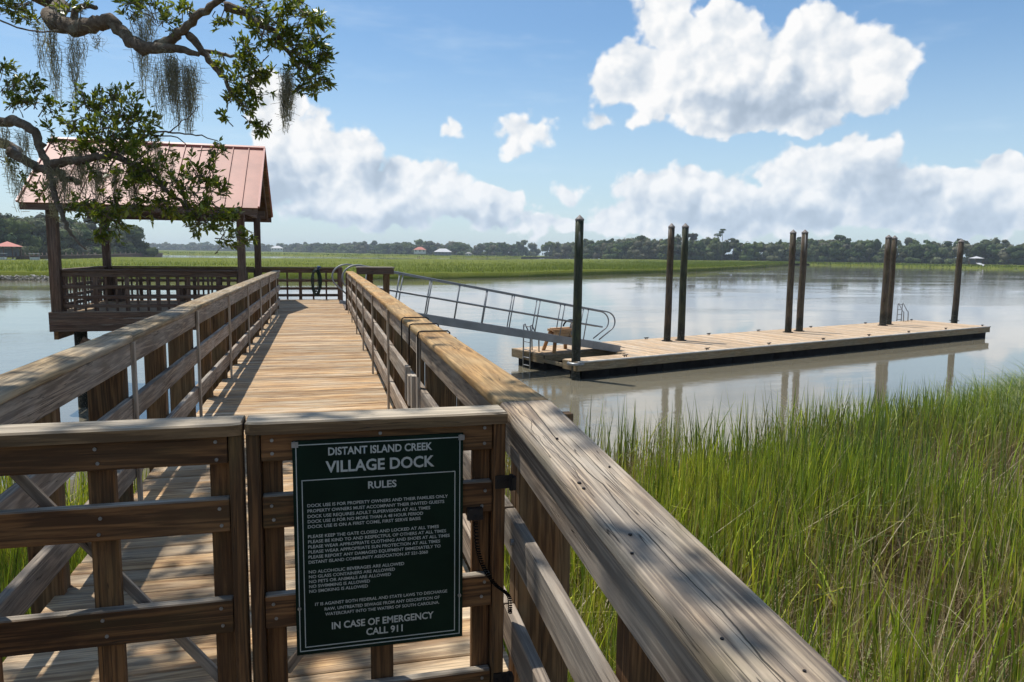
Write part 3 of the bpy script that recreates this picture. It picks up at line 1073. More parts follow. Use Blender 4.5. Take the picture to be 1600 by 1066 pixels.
def crv(ct, t):
    k = t * (len(ct) - 1)
    i = min(int(k), len(ct) - 2)
    f = k - i
    p0, p1, p2, p3 = ct[max(i - 1, 0)], ct[i], ct[i + 1], ct[min(i + 2, len(ct) - 1)]
    return 0.5 * ((2 * p1) + (p2 - p0) * f + (2 * p0 - 5 * p1 + 4 * p2 - p3) * f * f + (3 * p1 - p0 - 3 * p2 + p3) * f ** 3)


for i in range(331):
    t_ = i / 330
    p = crv(ctrl, t_)
    a = t_ * 42 * 2 * math.pi
    pts.append(p + V((math.cos(a) * 0.0065, math.sin(a) * 0.0065, 0)))
b.tube(pts, 0.002, 5)
o = b.build('coiled_cable', M['rubber'], None, smooth=True)
tag(o, 'black coiled cable hanging from the gate latch beside the sign', 'cable')

# gate post on each side
for side, xx, lab in ((1, 0.685, 'dark square gate post behind the right gate leaf hinges'), (-1, -1.215, 'dark square gate post at the hinge side of the left gate leaf')):
    o = beam('gate_post', None, (xx if side > 0 else -1.13, 2.46 if side > 0 else 2.40, 1.0), (xx if side > 0 else -1.13, 2.46 if side > 0 else 2.40, 3.52), 0.05 if side > 0 else 0.09, 0.09, M['gate'], up=(0, 1, 0), ch=0.008) if side < 0 else None
    if o:
        tag(o, lab, 'post')

# ------------------------------------------------------------------ sign
SX0, SX1, SZ0, SZ1, SY = -0.104, 0.439, 2.796, 3.506, 2.347
sg = thing('rules_sign', 'dark green dock rules sign with pale lettering screwed to the gate', 'sign', ((SX0 + SX1) / 2, SY, SZ0))
m = MB()
m.prism([(SX0, SY - 0.004), (SX1, SY - 0.004), (SX1, SY + 0.006), (SX0, SY + 0.006)], SZ0, SZ1)
m.build('panel', M['sign'], sg)
SW, SH = SX1 - SX0, SZ1 - SZ0
yf = SY - 0.0052


def frame(u0, v0, u1, v1, th):
    m = MB()
    x0, x1, za, zb = SX0 + u0 * SW, SX0 + u1 * SW, SZ1 - v1 * SH, SZ1 - v0 * SH
    for (a, c, d, e) in ((x0, x1, zb - th, zb), (x0, x1, za, za + th), (x0, x0 + th, za + th, zb - th), (x1 - th, x1, za + th, zb - th)):
        m.box(a, c, yf, yf + 0.001, d, e)
    m.build('border_line', M['letter'], sg)


frame(0.018, 0.016, 0.982, 0.984, 0.0028)
frame(0.048, 0.178, 0.952, 0.966, 0.0028)
fontobjs = []


def text(s, u0, u1, v, cap, bold=0.0):
    """one line of lettering: from u0 to u1 across the sign, its middle v down, capitals cap of the sign's height"""
    cu = bpy.data.curves.new('lettering', 'FONT')
    cu.body = s
    cu.size = 1.0
    cu.offset = bold
    cu.resolution_u = 3
    tmp = bpy.data.objects.new('lettering', cu)
    COL.objects.link(tmp)
    bpy.context.view_layer.update()
    me = bpy.data.meshes.new_from_object(tmp.evaluated_get(bpy.context.evaluated_depsgraph_get()))
    bpy.data.objects.remove(tmp)
    bpy.data.curves.remove(cu)
    n = len(me.vertices)
    co = np.zeros(n * 3, np.float32)
    me.vertices.foreach_get('co', co)
    co = co.reshape(-1, 3)
    x0, x1 = co[:, 0].min(), co[:, 0].max()
    H = 0.729
    X = (co[:, 0] - x0) / (x1 - x0) * (u1 - u0) * SW + SX0 + u0 * SW
    Z = (co[:, 1] / H - 0.5) * cap * SH + SZ1 - v * SH
    P = np.stack([X - sg.location.x, np.full(n, yf - sg.location.y), Z - sg.location.z], -1).astype(np.float32)
    me.vertices.foreach_set('co', P.ravel())
    me.update()
    me.materials.clear()
    me.materials.append(M['letter'])
    me.name = 'lettering'
    link('lettering', me, sg)


def uu(x):
    return (x - 187) / 627.0


for s, x0, x1, v, cap in (('DISTANT ISLAND CREEK', 313, 695, 0.052, 0.036), ('VILLAGE DOCK', 303, 703, 0.122, 0.053), ('RULES', 455, 560, 0.218, 0.034),
                          ('IT IS AGAINST BOTH FEDERAL AND STATE LAWS TO DISCHARGE', 256, 753, 0.762, 0.0150), ('RAW, UNTREATED SEWAGE FROM ANY DESCRIPTION OF', 290, 723, 0.789, 0.0150),
                          ('WATERCRAFT INTO THE WATERS OF SOUTH CAROLINA.', 292, 722, 0.814, 0.0150), ('IN CASE OF EMERGENCY', 315, 700, 0.873, 0.034), ('CALL 911', 442, 580, 0.921, 0.034)):
    text(s, uu(x0), uu(x1), v, cap, 0.024 if cap > 0.02 else 0.014)
body = [('DOCK USE IS FOR PROPERTY OWNERS AND THEIR FAMILIES ONLY', 755, .296), ('PROPERTY OWNERS MUST ACCOMPANY THEIR INVITED GUESTS', 741, .321), ('DOCK USE REQUIRES ADULT SUPERVISION AT ALL TIMES', 687, .346),
        ('DOCK USE IS FOR NO MORE THAN A 48 HOUR PERIOD', 660, .370), ('DOCK USE IS ON A FIRST COME, FIRST SERVE BASIS', 650, .394),
        ('PLEASE KEEP THE GATE CLOSED AND LOCKED AT ALL TIMES', 720, .440), ('PLEASE BE KIND TO AND RESPECTFUL OF OTHERS AT ALL TIMES', 748, .464), ('PLEASE WEAR APPROPRIATE CLOTHING AND SHOES AT ALL TIMES', 762, .488),
        ('PLEASE WEAR APPROPRIATE SUN PROTECTION AT ALL TIMES', 725, .512), ('PLEASE REPORT ANY DAMAGED EQUIPMENT IMMEDIATELY TO', 727, .536), ('DISTANT ISLAND COMMUNITY ASSOCIATION AT 521-2060', 678, .560),
        ('NO ALCOHOLIC BEVERAGES ARE ALLOWED', 587, .606), ('NO GLASS CONTAINERS ARE ALLOWED', 552, .629), ('NO PETS OR ANIMALS ARE ALLOWED', 537, .652), ('NO SWIMMING IS ALLOWED', 458, .675), ('NO SMOKING IS ALLOWED', 450, .698)]
for s, x1, v in body:
    text(s, 0.078, uu(x1), v, 0.0150, 0.014)
for u, v in ((0.012, 0.008), (0.985, 0.012), (0.02, 0.775), (0.98, 0.79)):
    m = MB()
    cx, cz = SX0 + u * SW, SZ1 - v * SH
    m.tube([(cx, SY - 0.009, cz), (cx, SY - 0.004, cz)], 0.006, 10)
    if v < 0.1:
        m.box(cx - 0.008, cx + 0.012, SY - 0.0075, SY - 0.0045, cz - 0.014, cz + 0.004)
    m.build('screw', M['galv'], sg)

# ------------------------------------------------------------------ pierhead platform
pier = thing('pier_platform', 'plank pierhead platform at the end of the boardwalk', 'platform', (-3, 22.7, 0))
y = 20.47
while y < 25.0:
    beam('plank', pier, (-6.5, y, DZ - 0.019), (0.56, y, DZ - 0.019), 0.138, 0.038, M['deck'], jit=0.002)
    y += 0.1445
for i in range(3):
    zc_ = 2.42 - i * 0.163
    beam('fascia_board', pier, (-6.58, 20.375, zc_), (-1.45, 20.375, zc_), 0.05, 0.158, M['pav'])
    beam('fascia_board', pier, (-6.575, 20.42, zc_), (-6.575, 25.05, zc_), 0.05, 0.158, M['pav'])
beam('fascia_board', pier, (0.60, 20.9, 2.36), (0.60, 25.05, 2.36), 0.05, 0.26, M['pav'])
for xx in (-6.05, -4.2, -2.2, 0.2):
    for yy in (20.9, 24.5):
        b = MB()
        b.tube([(xx, yy, -1.2), (xx, yy, 2.05)], 0.15, 10)
        b.build('support_pile', M['pile'], pier, smooth=True)
for xx in (-6.25, -2.2, 0.2):
    beam('pile_cap_beam', pier, (xx - 0.22, 20.45, 1.93), (xx - 0.22, 25, 1.93), 0.1, 0.24, M['post'])
beam('cross_brace', pier, (-6.0, 20.75, 1.75), (-5.45, 20.75, 1.45), 0.05, 0.22, M['pav'], up=(0, 0, 1))


def low_rail(parent, p0, p1, slat, post_end=True):
    p0, p1 = V(p0), V(p1)
    d = (p1 - p0).normalized()
    nrm = V((-d.y, d.x, 0))
    zz = V((0, 0, 1))
    beam('cap_board', parent, p0 + zz * 1.035, p1 + zz * 1.035, 0.16, 0.04, M['pav'])
    beam('rail_board', parent, p0 + zz * 0.94, p1 + zz * 0.94, 0.038, 0.14, M['pav'])
    for h in (0.62, 0.36, 0.14):
        beam('rail_board', parent, p0 + zz * h, p1 + zz * h, 0.038, 0.085, M['pav'])
    L = (p1 - p0).length
    k = max(1, round(L / slat))
    for i in range(k + 1):
        q = p0 + (p1 - p0) * (i / k)
        big = i % 3 == 0
        q2 = q + nrm * (0.045 if big else 0.032)
        beam('post' if big else 'slat', parent, q2 + zz * 0.0, q2 + zz * 1.01, 0.10 if big else 0.055, 0.05 if big else 0.024, M['pav'], up=tuple(nrm))


plr = thing('platform_railing', 'dark slatted railing along the far edge of the pierhead', 'railing', (-0.5, 25, DZ))
low_rail(plr, (-1.95, 24.95, DZ), (0.50, 24.95, DZ), 0.4)
low_rail(plr, (0.50, 24.90, DZ), (0.52, 24.0, DZ), 0.3)
beam('gangway_post', plr, (0.53, 24.0, DZ - 0.4), (0.53, 24.0, DZ + 1.08), 0.13, 0.13, M['pav'], up=(0, 1, 0))
beam('gangway_post', plr, (0.66, 20.9, DZ - 0.4), (0.66, 20.9, DZ + 1.0), 0.13, 0.13, M['pav'], up=(0, 1, 0))

# ------------------------------------------------------------------ pavilion
pav = thing('pavilion', 'open pavilion with red standing seam roof over the pierhead', 'pavilion', (-4.2, 22.65, DZ))
for xx, yy, w in ((-6.42, 20.52, 0.23), (-2.06, 20.52, 0.19), (-6.35, 24.8, 0.2), (-2.0, 24.8, 0.19)):
    beam('post', pav, (xx, yy, DZ - (0.3 if yy < 21 else 0)), (xx, yy, 5.18), w, w, M['pav'], up=(0, 1, 0), ch=0.012)
rx0, rx1, ry0, ry1, rze, rzr = -6.98, -1.56, 20.0, 25.3, 5.14, 6.95
rym = (ry0 + ry1) / 2
for yy in (20.52, 24.8):
    beam('header_beam', pav, (-6.75, yy, 5.19), (-1.75, yy, 5.19), 0.12, 0.24, M['pav'])
for xx in (-6.42, -2.03):
    beam('tie_beam', pav, (xx, 20.3, 5.19), (xx, 25.0, 5.19), 0.10, 0.235, M['pav'])
    beam('king_post', pav, (xx, rym, 5.3), (xx, rym, 6.75), 0.1, 0.1, M['pav'], up=(0, 1, 0))
slope = V((0, rym - ry0, rzr - rze)).normalized()
roof = bpy.data.objects.new('roof', None)
COL.objects.link(roof)
roof.parent = pav
roof.location = (0, 0, 2.6)
npan = 13
pw = (rx1 - rx0) / npan
for s in (-1, 1):
    ye = ry0 if s < 0 else ry1
    nrm = V((0, s * (rzr - rze), abs(rym - ye))).normalized()
    e0 = V((0, ye, rze))
    e1 = V((0, rym, rzr))
    for i in range(npan):
        xa = rx0 + i * pw
        m = MB()
        th = nrm * 0.012
        A, B_, C_, D_ = V((xa + 0.004, 0, 0)) + e0, V((xa + pw - 0.004, 0, 0)) + e0, V((xa + pw - 0.004, 0, 0)) + e1, V((xa + 0.004, 0, 0)) + e1
        m.add([A, B_, C_, D_, A + th, B_ + th, C_ + th, D_ + th], [(0, 3, 2, 1), (4, 5, 6, 7), (0, 1, 5, 4), (1, 2, 6, 5), (2, 3, 7, 6), (3, 0, 4, 7)])
        m.build('roof_panel', M['roof'], roof)
    for i in range(npan + 1):
        xa = rx0 + i * pw
        rib = 0.02 if 0 < i < npan else 0.045
        m = MB()
        for (lo, hi) in ((0.0, 0.045 if 0 < i < npan else 0.055),):
            A, B_, C_, D_ = V((xa - rib / 2, 0, 0)) + e0 + nrm * (lo + 0.004), V((xa + rib / 2, 0, 0)) + e0 + nrm * (lo + 0.004), V((xa + rib / 2, 0, 0)) + e1 + nrm * (lo + 0.004), V((xa - rib / 2, 0, 0)) + e1 + nrm * (lo + 0.004)
            th = nrm * (hi - lo)
            m.add([A, B_, C_, D_, A + th, B_ + th, C_ + th, D_ + th], [(0, 3, 2, 1), (4, 5, 6, 7), (0, 1, 5, 4), (1, 2, 6, 5), (2, 3, 7, 6), (3, 0, 4, 7)])
        m.build('seam' if 0 < i < npan else 'rake_trim', M['rooftrim'] if not 0 < i < npan else M['roof'], roof)
    # sheathing and rafters under the metal
    for i in range(9):
        xa = rx0 + 0.15 + i * (rx1 - rx0 - 0.3) / 8
        beam('rafter', pav, V((xa, 0, 0)) + e0 - nrm * 0.10, V((xa, 0, 0)) + e1 - nrm * 0.10, 0.04, 0.13, M['pav'], up=tuple(nrm))
    for i in range(12):
        f0 = (i + 0.5) / 12
        c = e0 + (e1 - e0) * f0 - nrm * 0.018
        beam('sheathing_board', pav, c + V((rx0 + 0.02, 0, 0)), c + V((rx1 - 0.02, 0, 0)), (e1 - e0).length / 12 - 0.006, 0.022, M['post'], up=tuple(nrm))
    beam('fascia_board', pav, (rx0 + 0.03, ye - s * 0.05, rze - 0.09), (rx1 - 0.03, ye - s * 0.05, rze - 0.09), 0.03, 0.15, M['pav'])
m = MB()
m.tube([(rx0 - 0.01, rym, rzr + 0.012), (rx1 + 0.01, rym, rzr + 0.012)], 0.075, 6)
m.build('ridge_cap', M['rooftrim'], roof)
prl = thing('pavilion_railing', 'dark slatted railing round the three sides of the pavilion', 'railing', (-4.2, 22.6, DZ))
low_rail(prl, (-6.28, 20.52, DZ), (-2.18, 20.52, DZ), 0.235)
low_rail(prl, (-6.42, 20.66, DZ), (-6.42, 24.68, DZ), 0.25)
low_rail(prl, (-6.22, 24.82, DZ), (-2.12, 24.82, DZ), 0.25)
bench = thing('bench', 'dark wooden bench along the far railing inside the pavilion', 'bench', (-4.2, 24.4, DZ))
for i in range(4):
    beam('seat_slat', bench, (-6.1, 24.22 + i * 0.125, DZ + 0.45), (-2.3, 24.22 + i * 0.125, DZ + 0.45), 0.115, 0.036, M['pav'])
for xx in (-5.9, -4.2, -2.5):
    beam('leg', bench, (xx, 24.25, DZ), (xx, 24.25, DZ + 0.43), 0.09, 0.09, M['pav'], up=(0, 1, 0))
    beam('leg', bench, (xx, 24.6, DZ), (xx, 24.6, DZ + 0.43), 0.09, 0.09, M['pav'], up=(0, 1, 0))

# fish cleaning table beside the end of the right rail
ft = thing('cleaning_table', 'dark wooden table with a pale top outside the end of the right railing', 'table', (1.25, 20.3, DZ))
beam('top', ft, (0.86, 20.3, DZ + 1.16), (1.86, 20.3, DZ + 1.16), 0.62, 0.03, M['rail'])
for yy in (20.03, 20.57):
    beam('apron', ft, (0.88, yy, DZ + 1.06), (1.84, yy, DZ + 1.06), 0.04, 0.16, M['pav'])
for xx in (1.22, 1.66):
    beam('leg', ft, (xx, 20.3, -0.8), (xx, 20.3, DZ + 1.05), 0.16, 0.2, M['post'], up=(0, 1, 0))
# hose looped on a post at the end of the pierhead
hz_ = thing('hose', 'dark green garden hose looped over a post at the far railing', 'hose', (-0.28, 24.75, DZ))
b = MB()
for k in range(7):
    rx = 0.10 + 0.018 * (k % 4)
    cz = DZ + 0.62 - 0.03 * (k % 3)
    pts = arc((-0.26 + 0.012 * k, 24.80 - 0.012 * k, cz), (rx, 0, 0), (0, 0.01, 0.36 + 0.04 * (k % 3)), 0, 360, 22)
    b.tube(pts, 0.014, 6, caps=False)
b.build('loops', M['hose'], hz_, smooth=True)
b = MB()
b.tube([(-0.16, 24.74, DZ + 0.98), (-0.14, 24.72, DZ + 1.07), (-0.08, 24.7, DZ + 1.06)], [0.04, 0.05, 0.03], 8)
b.build('nozzle', M['blue'], hz_, smooth=True)

# ------------------------------------------------------------------ floating dock
DA = rad(18.2)
U, W_ = V((math.cos(DA), math.sin(DA), 0)), V((-math.sin(DA), math.cos(DA), 0))
DO = V((7.95, 22.35, 0))
DL, DW, DH = 27.0, 4.0, 0.60


def dk(u, v, z):
    return DO + U * u + W_ * v + V((0, 0, z))


dock = thing('floating_dock', 'long floating dock with sunlit tan planks and dark floats', 'dock', dk(DL / 2, DW / 2, 0))
SU, SV0, SV1 = 2.75, 0.80, 1.95      # notch for the foot of the gangway
u = 0.09
while u < DL - 0.05:
    if u < SU:
        for (a, c) in ((0.06, SV0), (SV1, DW - 0.06)):
            beam('plank', dock, dk(u, a, DH - 0.015), dk(u, c, DH - 0.015), 0.140, 0.034, M['dockdeck'], ch=0.004, jit=0.0015)
    else:
        beam('plank', dock, dk(u, 0.06, DH - 0.015), dk(u, DW - 0.06, DH - 0.015), 0.140, 0.034, M['dockdeck'], ch=0.004, jit=0.0015)
    u += 0.1455
for k in range(5):
    a, c = k * DL / 5, (k + 1) * DL / 5
    for v in (0.025, DW - 0.025):
        beam('fascia_board', dock, dk(a + 0.003, v, DH - 0.160), dk(c - 0.003, v, DH - 0.160), 0.05, 0.30, M['fascia'])
    beam('rub_strip', dock, dk(a + 0.003, -0.008, DH - 0.012), dk(c - 0.003, -0.008, DH - 0.012), 0.06, 0.05, M['white'], ch=0.01)
for u_ in (0.0, DL):
    if u_:
        beam('fascia_board', dock, dk(u_, 0.06, DH - 0.160), dk(u_, DW - 0.06, DH - 0.160), 0.05, 0.30, M['fascia'])
    else:
        beam('fascia_board', dock, dk(u_, 0.06, DH - 0.160), dk(u_, SV0, DH - 0.160), 0.05, 0.30, M['fascia'])
        beam('fascia_board', dock, dk(u_, SV1, DH - 0.160), dk(u_, DW - 0.06, DH - 0.160), 0.05, 0.30, M['fascia'])
        beam('fascia_board', dock, dk(u_, SV0, DH - 0.20), dk(u_, SV1, DH - 0.20), 0.05, 0.12, M['fascia'])
beam('notch_board', dock, dk(0.05, SV0 + 0.02, DH - 0.14), dk(SU, SV0 + 0.02, DH - 0.14), 0.05, 0.22, M['fascia'])
beam('notch_board', dock, dk(0.05, SV1 - 0.02, DH - 0.14), dk(SU, SV1 - 0.02, DH - 0.14), 0.05, 0.22, M['fascia'])
beam('notch_board', dock, dk(SU + 0.02, SV0, DH - 0.14), dk(SU + 0.02, SV1, DH - 0.14), 0.05, 0.22, M['fascia'])
nf = 22
for k in range(nf):
    a = 0.25 + k * (DL - 0.4) / nf
    c = a + (DL - 0.4) / nf - random.uniform(0.01, 0.05)
    for (v0, v1) in ((0.10, 0.72), (2.1, 3.9)):
        m = MB()
        p = [dk(a, v0, 0), dk(c, v0, 0), dk(c, v1, 0), dk(a, v1, 0)]
        m.prism([(q_.x, q_.y) for q_ in p], -0.25, 0.30)
        m.build('float', M['rubber'], dock)


def cleat(u_, v):
    m = MB()
    m.tube([dk(u_ - 0.13, v, DH + 0.075), dk(u_ - 0.06, v, DH + 0.065), dk(u_ + 0.06, v, DH + 0.065), dk(u_ + 0.13, v, DH + 0.075)], [0.012, 0.02, 0.02, 0.012], 8)
    for du in (-0.045, 0.045):
        m.tube([dk(u_ + du, v, DH), dk(u_ + du, v, DH + 0.065)], 0.018, 8)
    m.build('cleat', M['iron'], dock, smooth=True)


for u_ in (2.2, 6.2, 9.7, 13.2, 16.5, 19.7, 23.0, 26.6):
    cleat(u_, 0.20)
for u_ in (3.4, 6.5, 10.2, 13.5, 17.4, 22.0, 26.4):
    cleat(u_, DW - 0.2)

# pilings through the dock
PZ = [('tall green stained piling at the near corner of the floating dock', 7.98, 22.62, 5.30, 0.150, 'pilegreen'),
      ('brown piling, left of the pair nearest the gangway', 13.52, 27.27, 5.32, 0.140, 'pile'), ('dark green piling, right of the pair nearest the gangway', 14.19, 27.38, 5.34, 0.148, 'pilegreen'),
      ('dark piling, left of the pair halfway along the dock', 20.73, 29.56, 5.27, 0.150, 'pile'), ('dark piling, right of the pair halfway along the dock', 21.62, 29.98, 5.30, 0.158, 'pile'),
      ('thick dark piling in front of its twin towards the dock end', 27.88, 31.84, 5.21, 0.165, 'pile'), ('dark piling half hidden behind its twin towards the dock end', 28.72, 32.39, 5.20, 0.150, 'pile'),
      ('last piling by the ladder at the far end of the dock', 34.30, 33.75, 5.12, 0.165, 'pile')]
for i, (lab, x, y, zt, r_, mt) in enumerate(PZ):
    t = thing('piling', lab, 'piling', (x, y, 0), 'pilings of the floating dock')
    lx, ly = (random.uniform(-0.02, 0.02) for _ in range(2))
    b = MB()
    # long axis built along local X so the grain runs up the pile
    zs = np.linspace(-1.5, zt - 0.12, 9)
    b.tube([(z_, lx * z_ * 0.3 + 0.01 * math.sin(z_ * 2 + i), ly * z_ * 0.3) for z_ in zs], [r_ * (1.06 - 0.02 * k) for k in range(9)], 18)
    o = b.build('shaft', M[mt], t, smooth=True, world_coords=False)
    o.rotation_euler = (0, -math.pi / 2, 0)
    me = o.data
    b = MB()
    top = V((-ly * 0, lx * (zt - 0.12) * 0.3 + 0.01 * math.sin((zt - 0.12) * 2 + i), 0))
    cx, cy = -ly * (zt - 0.12) * 0.3, lx * (zt - 0.12) * 0.3 + 0.01 * math.sin((zt - 0.12) * 2 + i)
    b.tube([(cx, cy, zt - 0.15), (cx, cy, zt - 0.11), (cx, cy, zt - 0.10), (cx, cy, zt + 0.03)], [r_ * 0.98, r_ * 0.98, r_ * 0.95, 0.008], 18)
    b.build('cone_cap', M['cone'], t, world_coords=False)
    if i:
        b = MB()
        hole = [(r_ + 0.07) * V((math.cos(k * math.pi / 8), math.sin(k * math.pi / 8), 0)) for k in range(17)]
        b.tube([h_ + V((0, 0, DH + 0.014)) for h_ in hole], 0.018, 6, caps=False)
        b.build('guide_ring', M['iron'], t, world_coords=False, smooth=True)
b = MB()
b.tube([V((7.98, 22.62, DH - 0.08)) + V((math.cos(k * math.pi / 10), math.sin(k * math.pi / 10), 0)) * 0.25 for k in range(21)], 0.055, 8, caps=False)
b.build('pile_guide', M['galv'], dock, smooth=True)


# ladders
def ladder(label, u_, v, out, h, deep):
    t = thing('ladder', label, 'ladder', dk(u_, v, DH))
    du = 0.0
    for s in (-0.22, 0.22):
        a = dk(u_, v, 0) + (W_ if abs(out[1]) > 0 else U) * 0
        base = dk(u_, v, 0) + out[0] * 0.06
        sd = out[2] * s
        pts = [base + sd + V((0, 0, -deep)), base + sd + V((0, 0, DH + h)), base + sd - out[0] * 0.05 + V((0, 0, DH + h + 0.03)), base + sd - out[0] * 0.28 + V((0, 0, DH + h * 0.62)), base + sd - out[0] * 0.36 + V((0, 0, DH + h * 0.55)), base + sd - out[0] * 0.38 + V((0, 0, DH))]
        tubeobj('side_rail', t, pts, 0.026, M['alu'], 7)
    zz_ = -deep + 0.15
    while zz_ < DH + h:
        tubeobj('rung', t, [dk(u_, v, zz_) + out[0] * 0.06 - out[2] * 0.22, dk(u_, v, zz_) + out[0] * 0.06 + out[2] * 0.22], 0.02, M['alu'], 6)
        zz_ += 0.28


ladder('aluminium ladder at the back corner of the far dock end', 25.6, DW, (W_, 1, U), 0.95, 0.6)
ladder('aluminium ladder on the left end of the floating dock', 0, 2.9, (-U, 0, W_), 0.95, 0.6)

# ------------------------------------------------------------------ gangway
gw = thing('gangway', 'grey aluminium gangway sloping from the pierhead down to the floating dock', 'gangway', (5.3, 23, 1.5))
GA = V((0.72, 22.05, 2.60))
GB = V((10.35, 24.72, 0.80))
gd = (GB - GA)
gl_ = gd.length
gn = V((-gd.y, gd.x, 0)).normalized()      # to the far side
gdn = gd.normalized()
gup = gn.cross(gdn) * -1
if gup.z < 0:
    gup = -gup
GWd = 1.02
for s, lab in ((0, 'near'), (1, 'far')):
    o0 = gn * (GWd * s - 0.10)
    a, c = GA + o0, GB + o0
    m = beam('stringer', gw, a - gup * 0.12, c - gup * 0.12, 0.05, 0.26, M['alu'], up=tuple(gup), ch=0.006)
    rh = 1.12
    # handrail with a loop at each end
    hr0, hr1 = a + gup * rh + gdn * 0.15, c + gup * rh - gdn * (0.35 if s else 0.85)
    loop_lo = arc(hr1 - gup * 0.36, gup * 0.36, gdn * 0.42, 0, 125, 9)
    foot = hr1 - gup * (rh - 0.10) - gdn * 0.15
    loop_hi = [hr0 - gdn * 0.0 + p_ for p_ in ()]
    up_loop = arc(hr0 - gup * 0.40 + V((0, 0, 0.0)), gup * 0.40, -gdn * 0.50, 125, 0, 9)
    start = hr0 - gup * 0.95 + gdn * 0.10
    tubeobj('handrail', gw, [start] + up_loop + [hr0 + (hr1 - hr0) * 0.5] + loop_lo + [foot], 0.026, M['alu'], 8)
    tubeobj('mid_rail', gw, [a + gup * 0.56 + gdn * 0.2, c + gup * 0.56 - gdn * (0.45 if s else 0.95)], 0.030, M['alu'], 6)
    k = 10
    for i in range(k):
        f = (i + 0.35 + 0.5 * s) / k
        q0 = a + gd * f
        if (q0 - a).length > (hr1 - a).length - 0.0:
            continue
        tubeobj('upright', gw, [q0 - gup * 0.03, q0 + gup * (rh - 0.01)], 0.022, M['alu'], 6)
k = 46
for i in range(k):
    q0 = GA + gd * ((i + 0.5) / k) - gup * 0.12
    beam('tread', gw, q0 - gn * 0.07, q0 + gn * (GWd - 0.13), gl_ / k - 0.012, 0.03, M['alu'], up=tuple(gup), ch=0.002)
beam('foot_plate', gw, GB - gn * 0.08 - gup * 0.02, GB + gn * (GWd - 0.12) - gup * 0.02, 0.5, 0.02, M['galv'], up=tuple((gup + gdn * 0.1).normalized()))

# ------------------------------------------------------------------ sawhorse and its bundle on the dock
sc_ = dk(1.15, 2.55, DH + 0.002)
sh = thing('sawhorse', 'tan wooden trestle with splayed legs on the dock behind the gangway', 'trestle', sc_)
ax = U
for k in range(3):
    beam('top_board', sh, sc_ - ax * 0.42 + W_ * (k - 1) * 0.15 + V((0, 0, 0.80 - 0.04 * abs(k - 1))), sc_ + ax * 0.42 + W_ * (k - 1) * 0.15 + V((0, 0, 0.80 - 0.04 * abs(k - 1))), 0.14, 0.09, M['tan'])
for s in (-1, 1):
    for w in (-1, 1):
        beam('leg', sh, sc_ + ax * (s * 0.30) + W_ * w * 0.14 + V((0, 0, 0.78)), sc_ + ax * (s * 0.50) + W_ * w * 0.34 + V((0, 0, 0.0)), 0.14, 0.05, M['tan'], up=tuple(W_))
    beam('gusset', sh, sc_ + ax * s * 0.36 - W_ * 0.24 + V((0, 0, 0.5)), sc_ + ax * s * 0.36 + W_ * 0.24 + V((0, 0, 0.5)), 0.03, 0.16, M['tan'])
    beam('apron', sh, sc_ - ax * 0.36 + W_ * s * 0.17 + V((0, 0, 0.63)), sc_ + ax * 0.36 + W_ * s * 0.17 + V((0, 0, 0.63)), 0.03, 0.2, M['tan'])
hb = thing('rope_bundle', 'grey rope bundle with a black hose loop hung on the trestle end', 'rope', sc_ + ax * 0.4 + V((0, 0, 0.6)))
b = MB()
for k in range(9):
    cc = sc_ + ax * (0.50 + 0.02 * (k % 3)) + W_ * (-0.2 + 0.03 * (k % 4)) + V((0, 0, 0.80 - 0.02 * k))
    b.tube(arc(cc, ax * (0.12 + 0.01 * k), V((0, 0, 0.28 + 0.015 * (k % 4))), 0, 360, 18), 0.024, 6, caps=False)
b.build('rope_loops', plain('grey_rope', (0.30, 0.27, 0.24), 0.9), hb, smooth=True)
b = MB()
b.tube(arc(sc_ + ax * 0.30 + W_ * (-0.2) + V((0, 0, 0.88)), ax * 0.32, V((0, 0, 0.24)), 15, 175, 16), 0.03, 7)
b.build('hose_loop', M['rubber'], hb, smooth=True)


# ------------------------------------------------------------------ distant woods
def crown_quads(cen, rad3, n, size, r, up_bias=0.25):
    """leaf clumps scattered through an ellipsoid's outer half"""
    d = r.normal(0, 1, (n, 3))
    d /= np.linalg.norm(d, axis=1)[:, None]
    rr = r.uniform(0.62, 1.05, n)[:, None]
    p = cen + d * rad3 * rr
    a = r.normal(0, 1, (n, 3))
    a /= np.linalg.norm(a, axis=1)[:, None]
    c = np.cross(a, d + r.normal(0, 0.5, (n, 3)))
    c /= np.maximum(np.linalg.norm(c, axis=1)[:, None], 1e-6)
    s = size * r.uniform(0.5, 1.3, (n, 1))
    a = np.cross(c, d)
    a /= np.maximum(np.linalg.norm(a, axis=1)[:, None], 1e-6)
    return np.stack([p - a * s - c * s * 0.6, p + a * s - c * s * 0.7, p + a * s * 0.8 + c * s * 0.7, p - a * s * 0.7 + c * s * 0.6], 1)


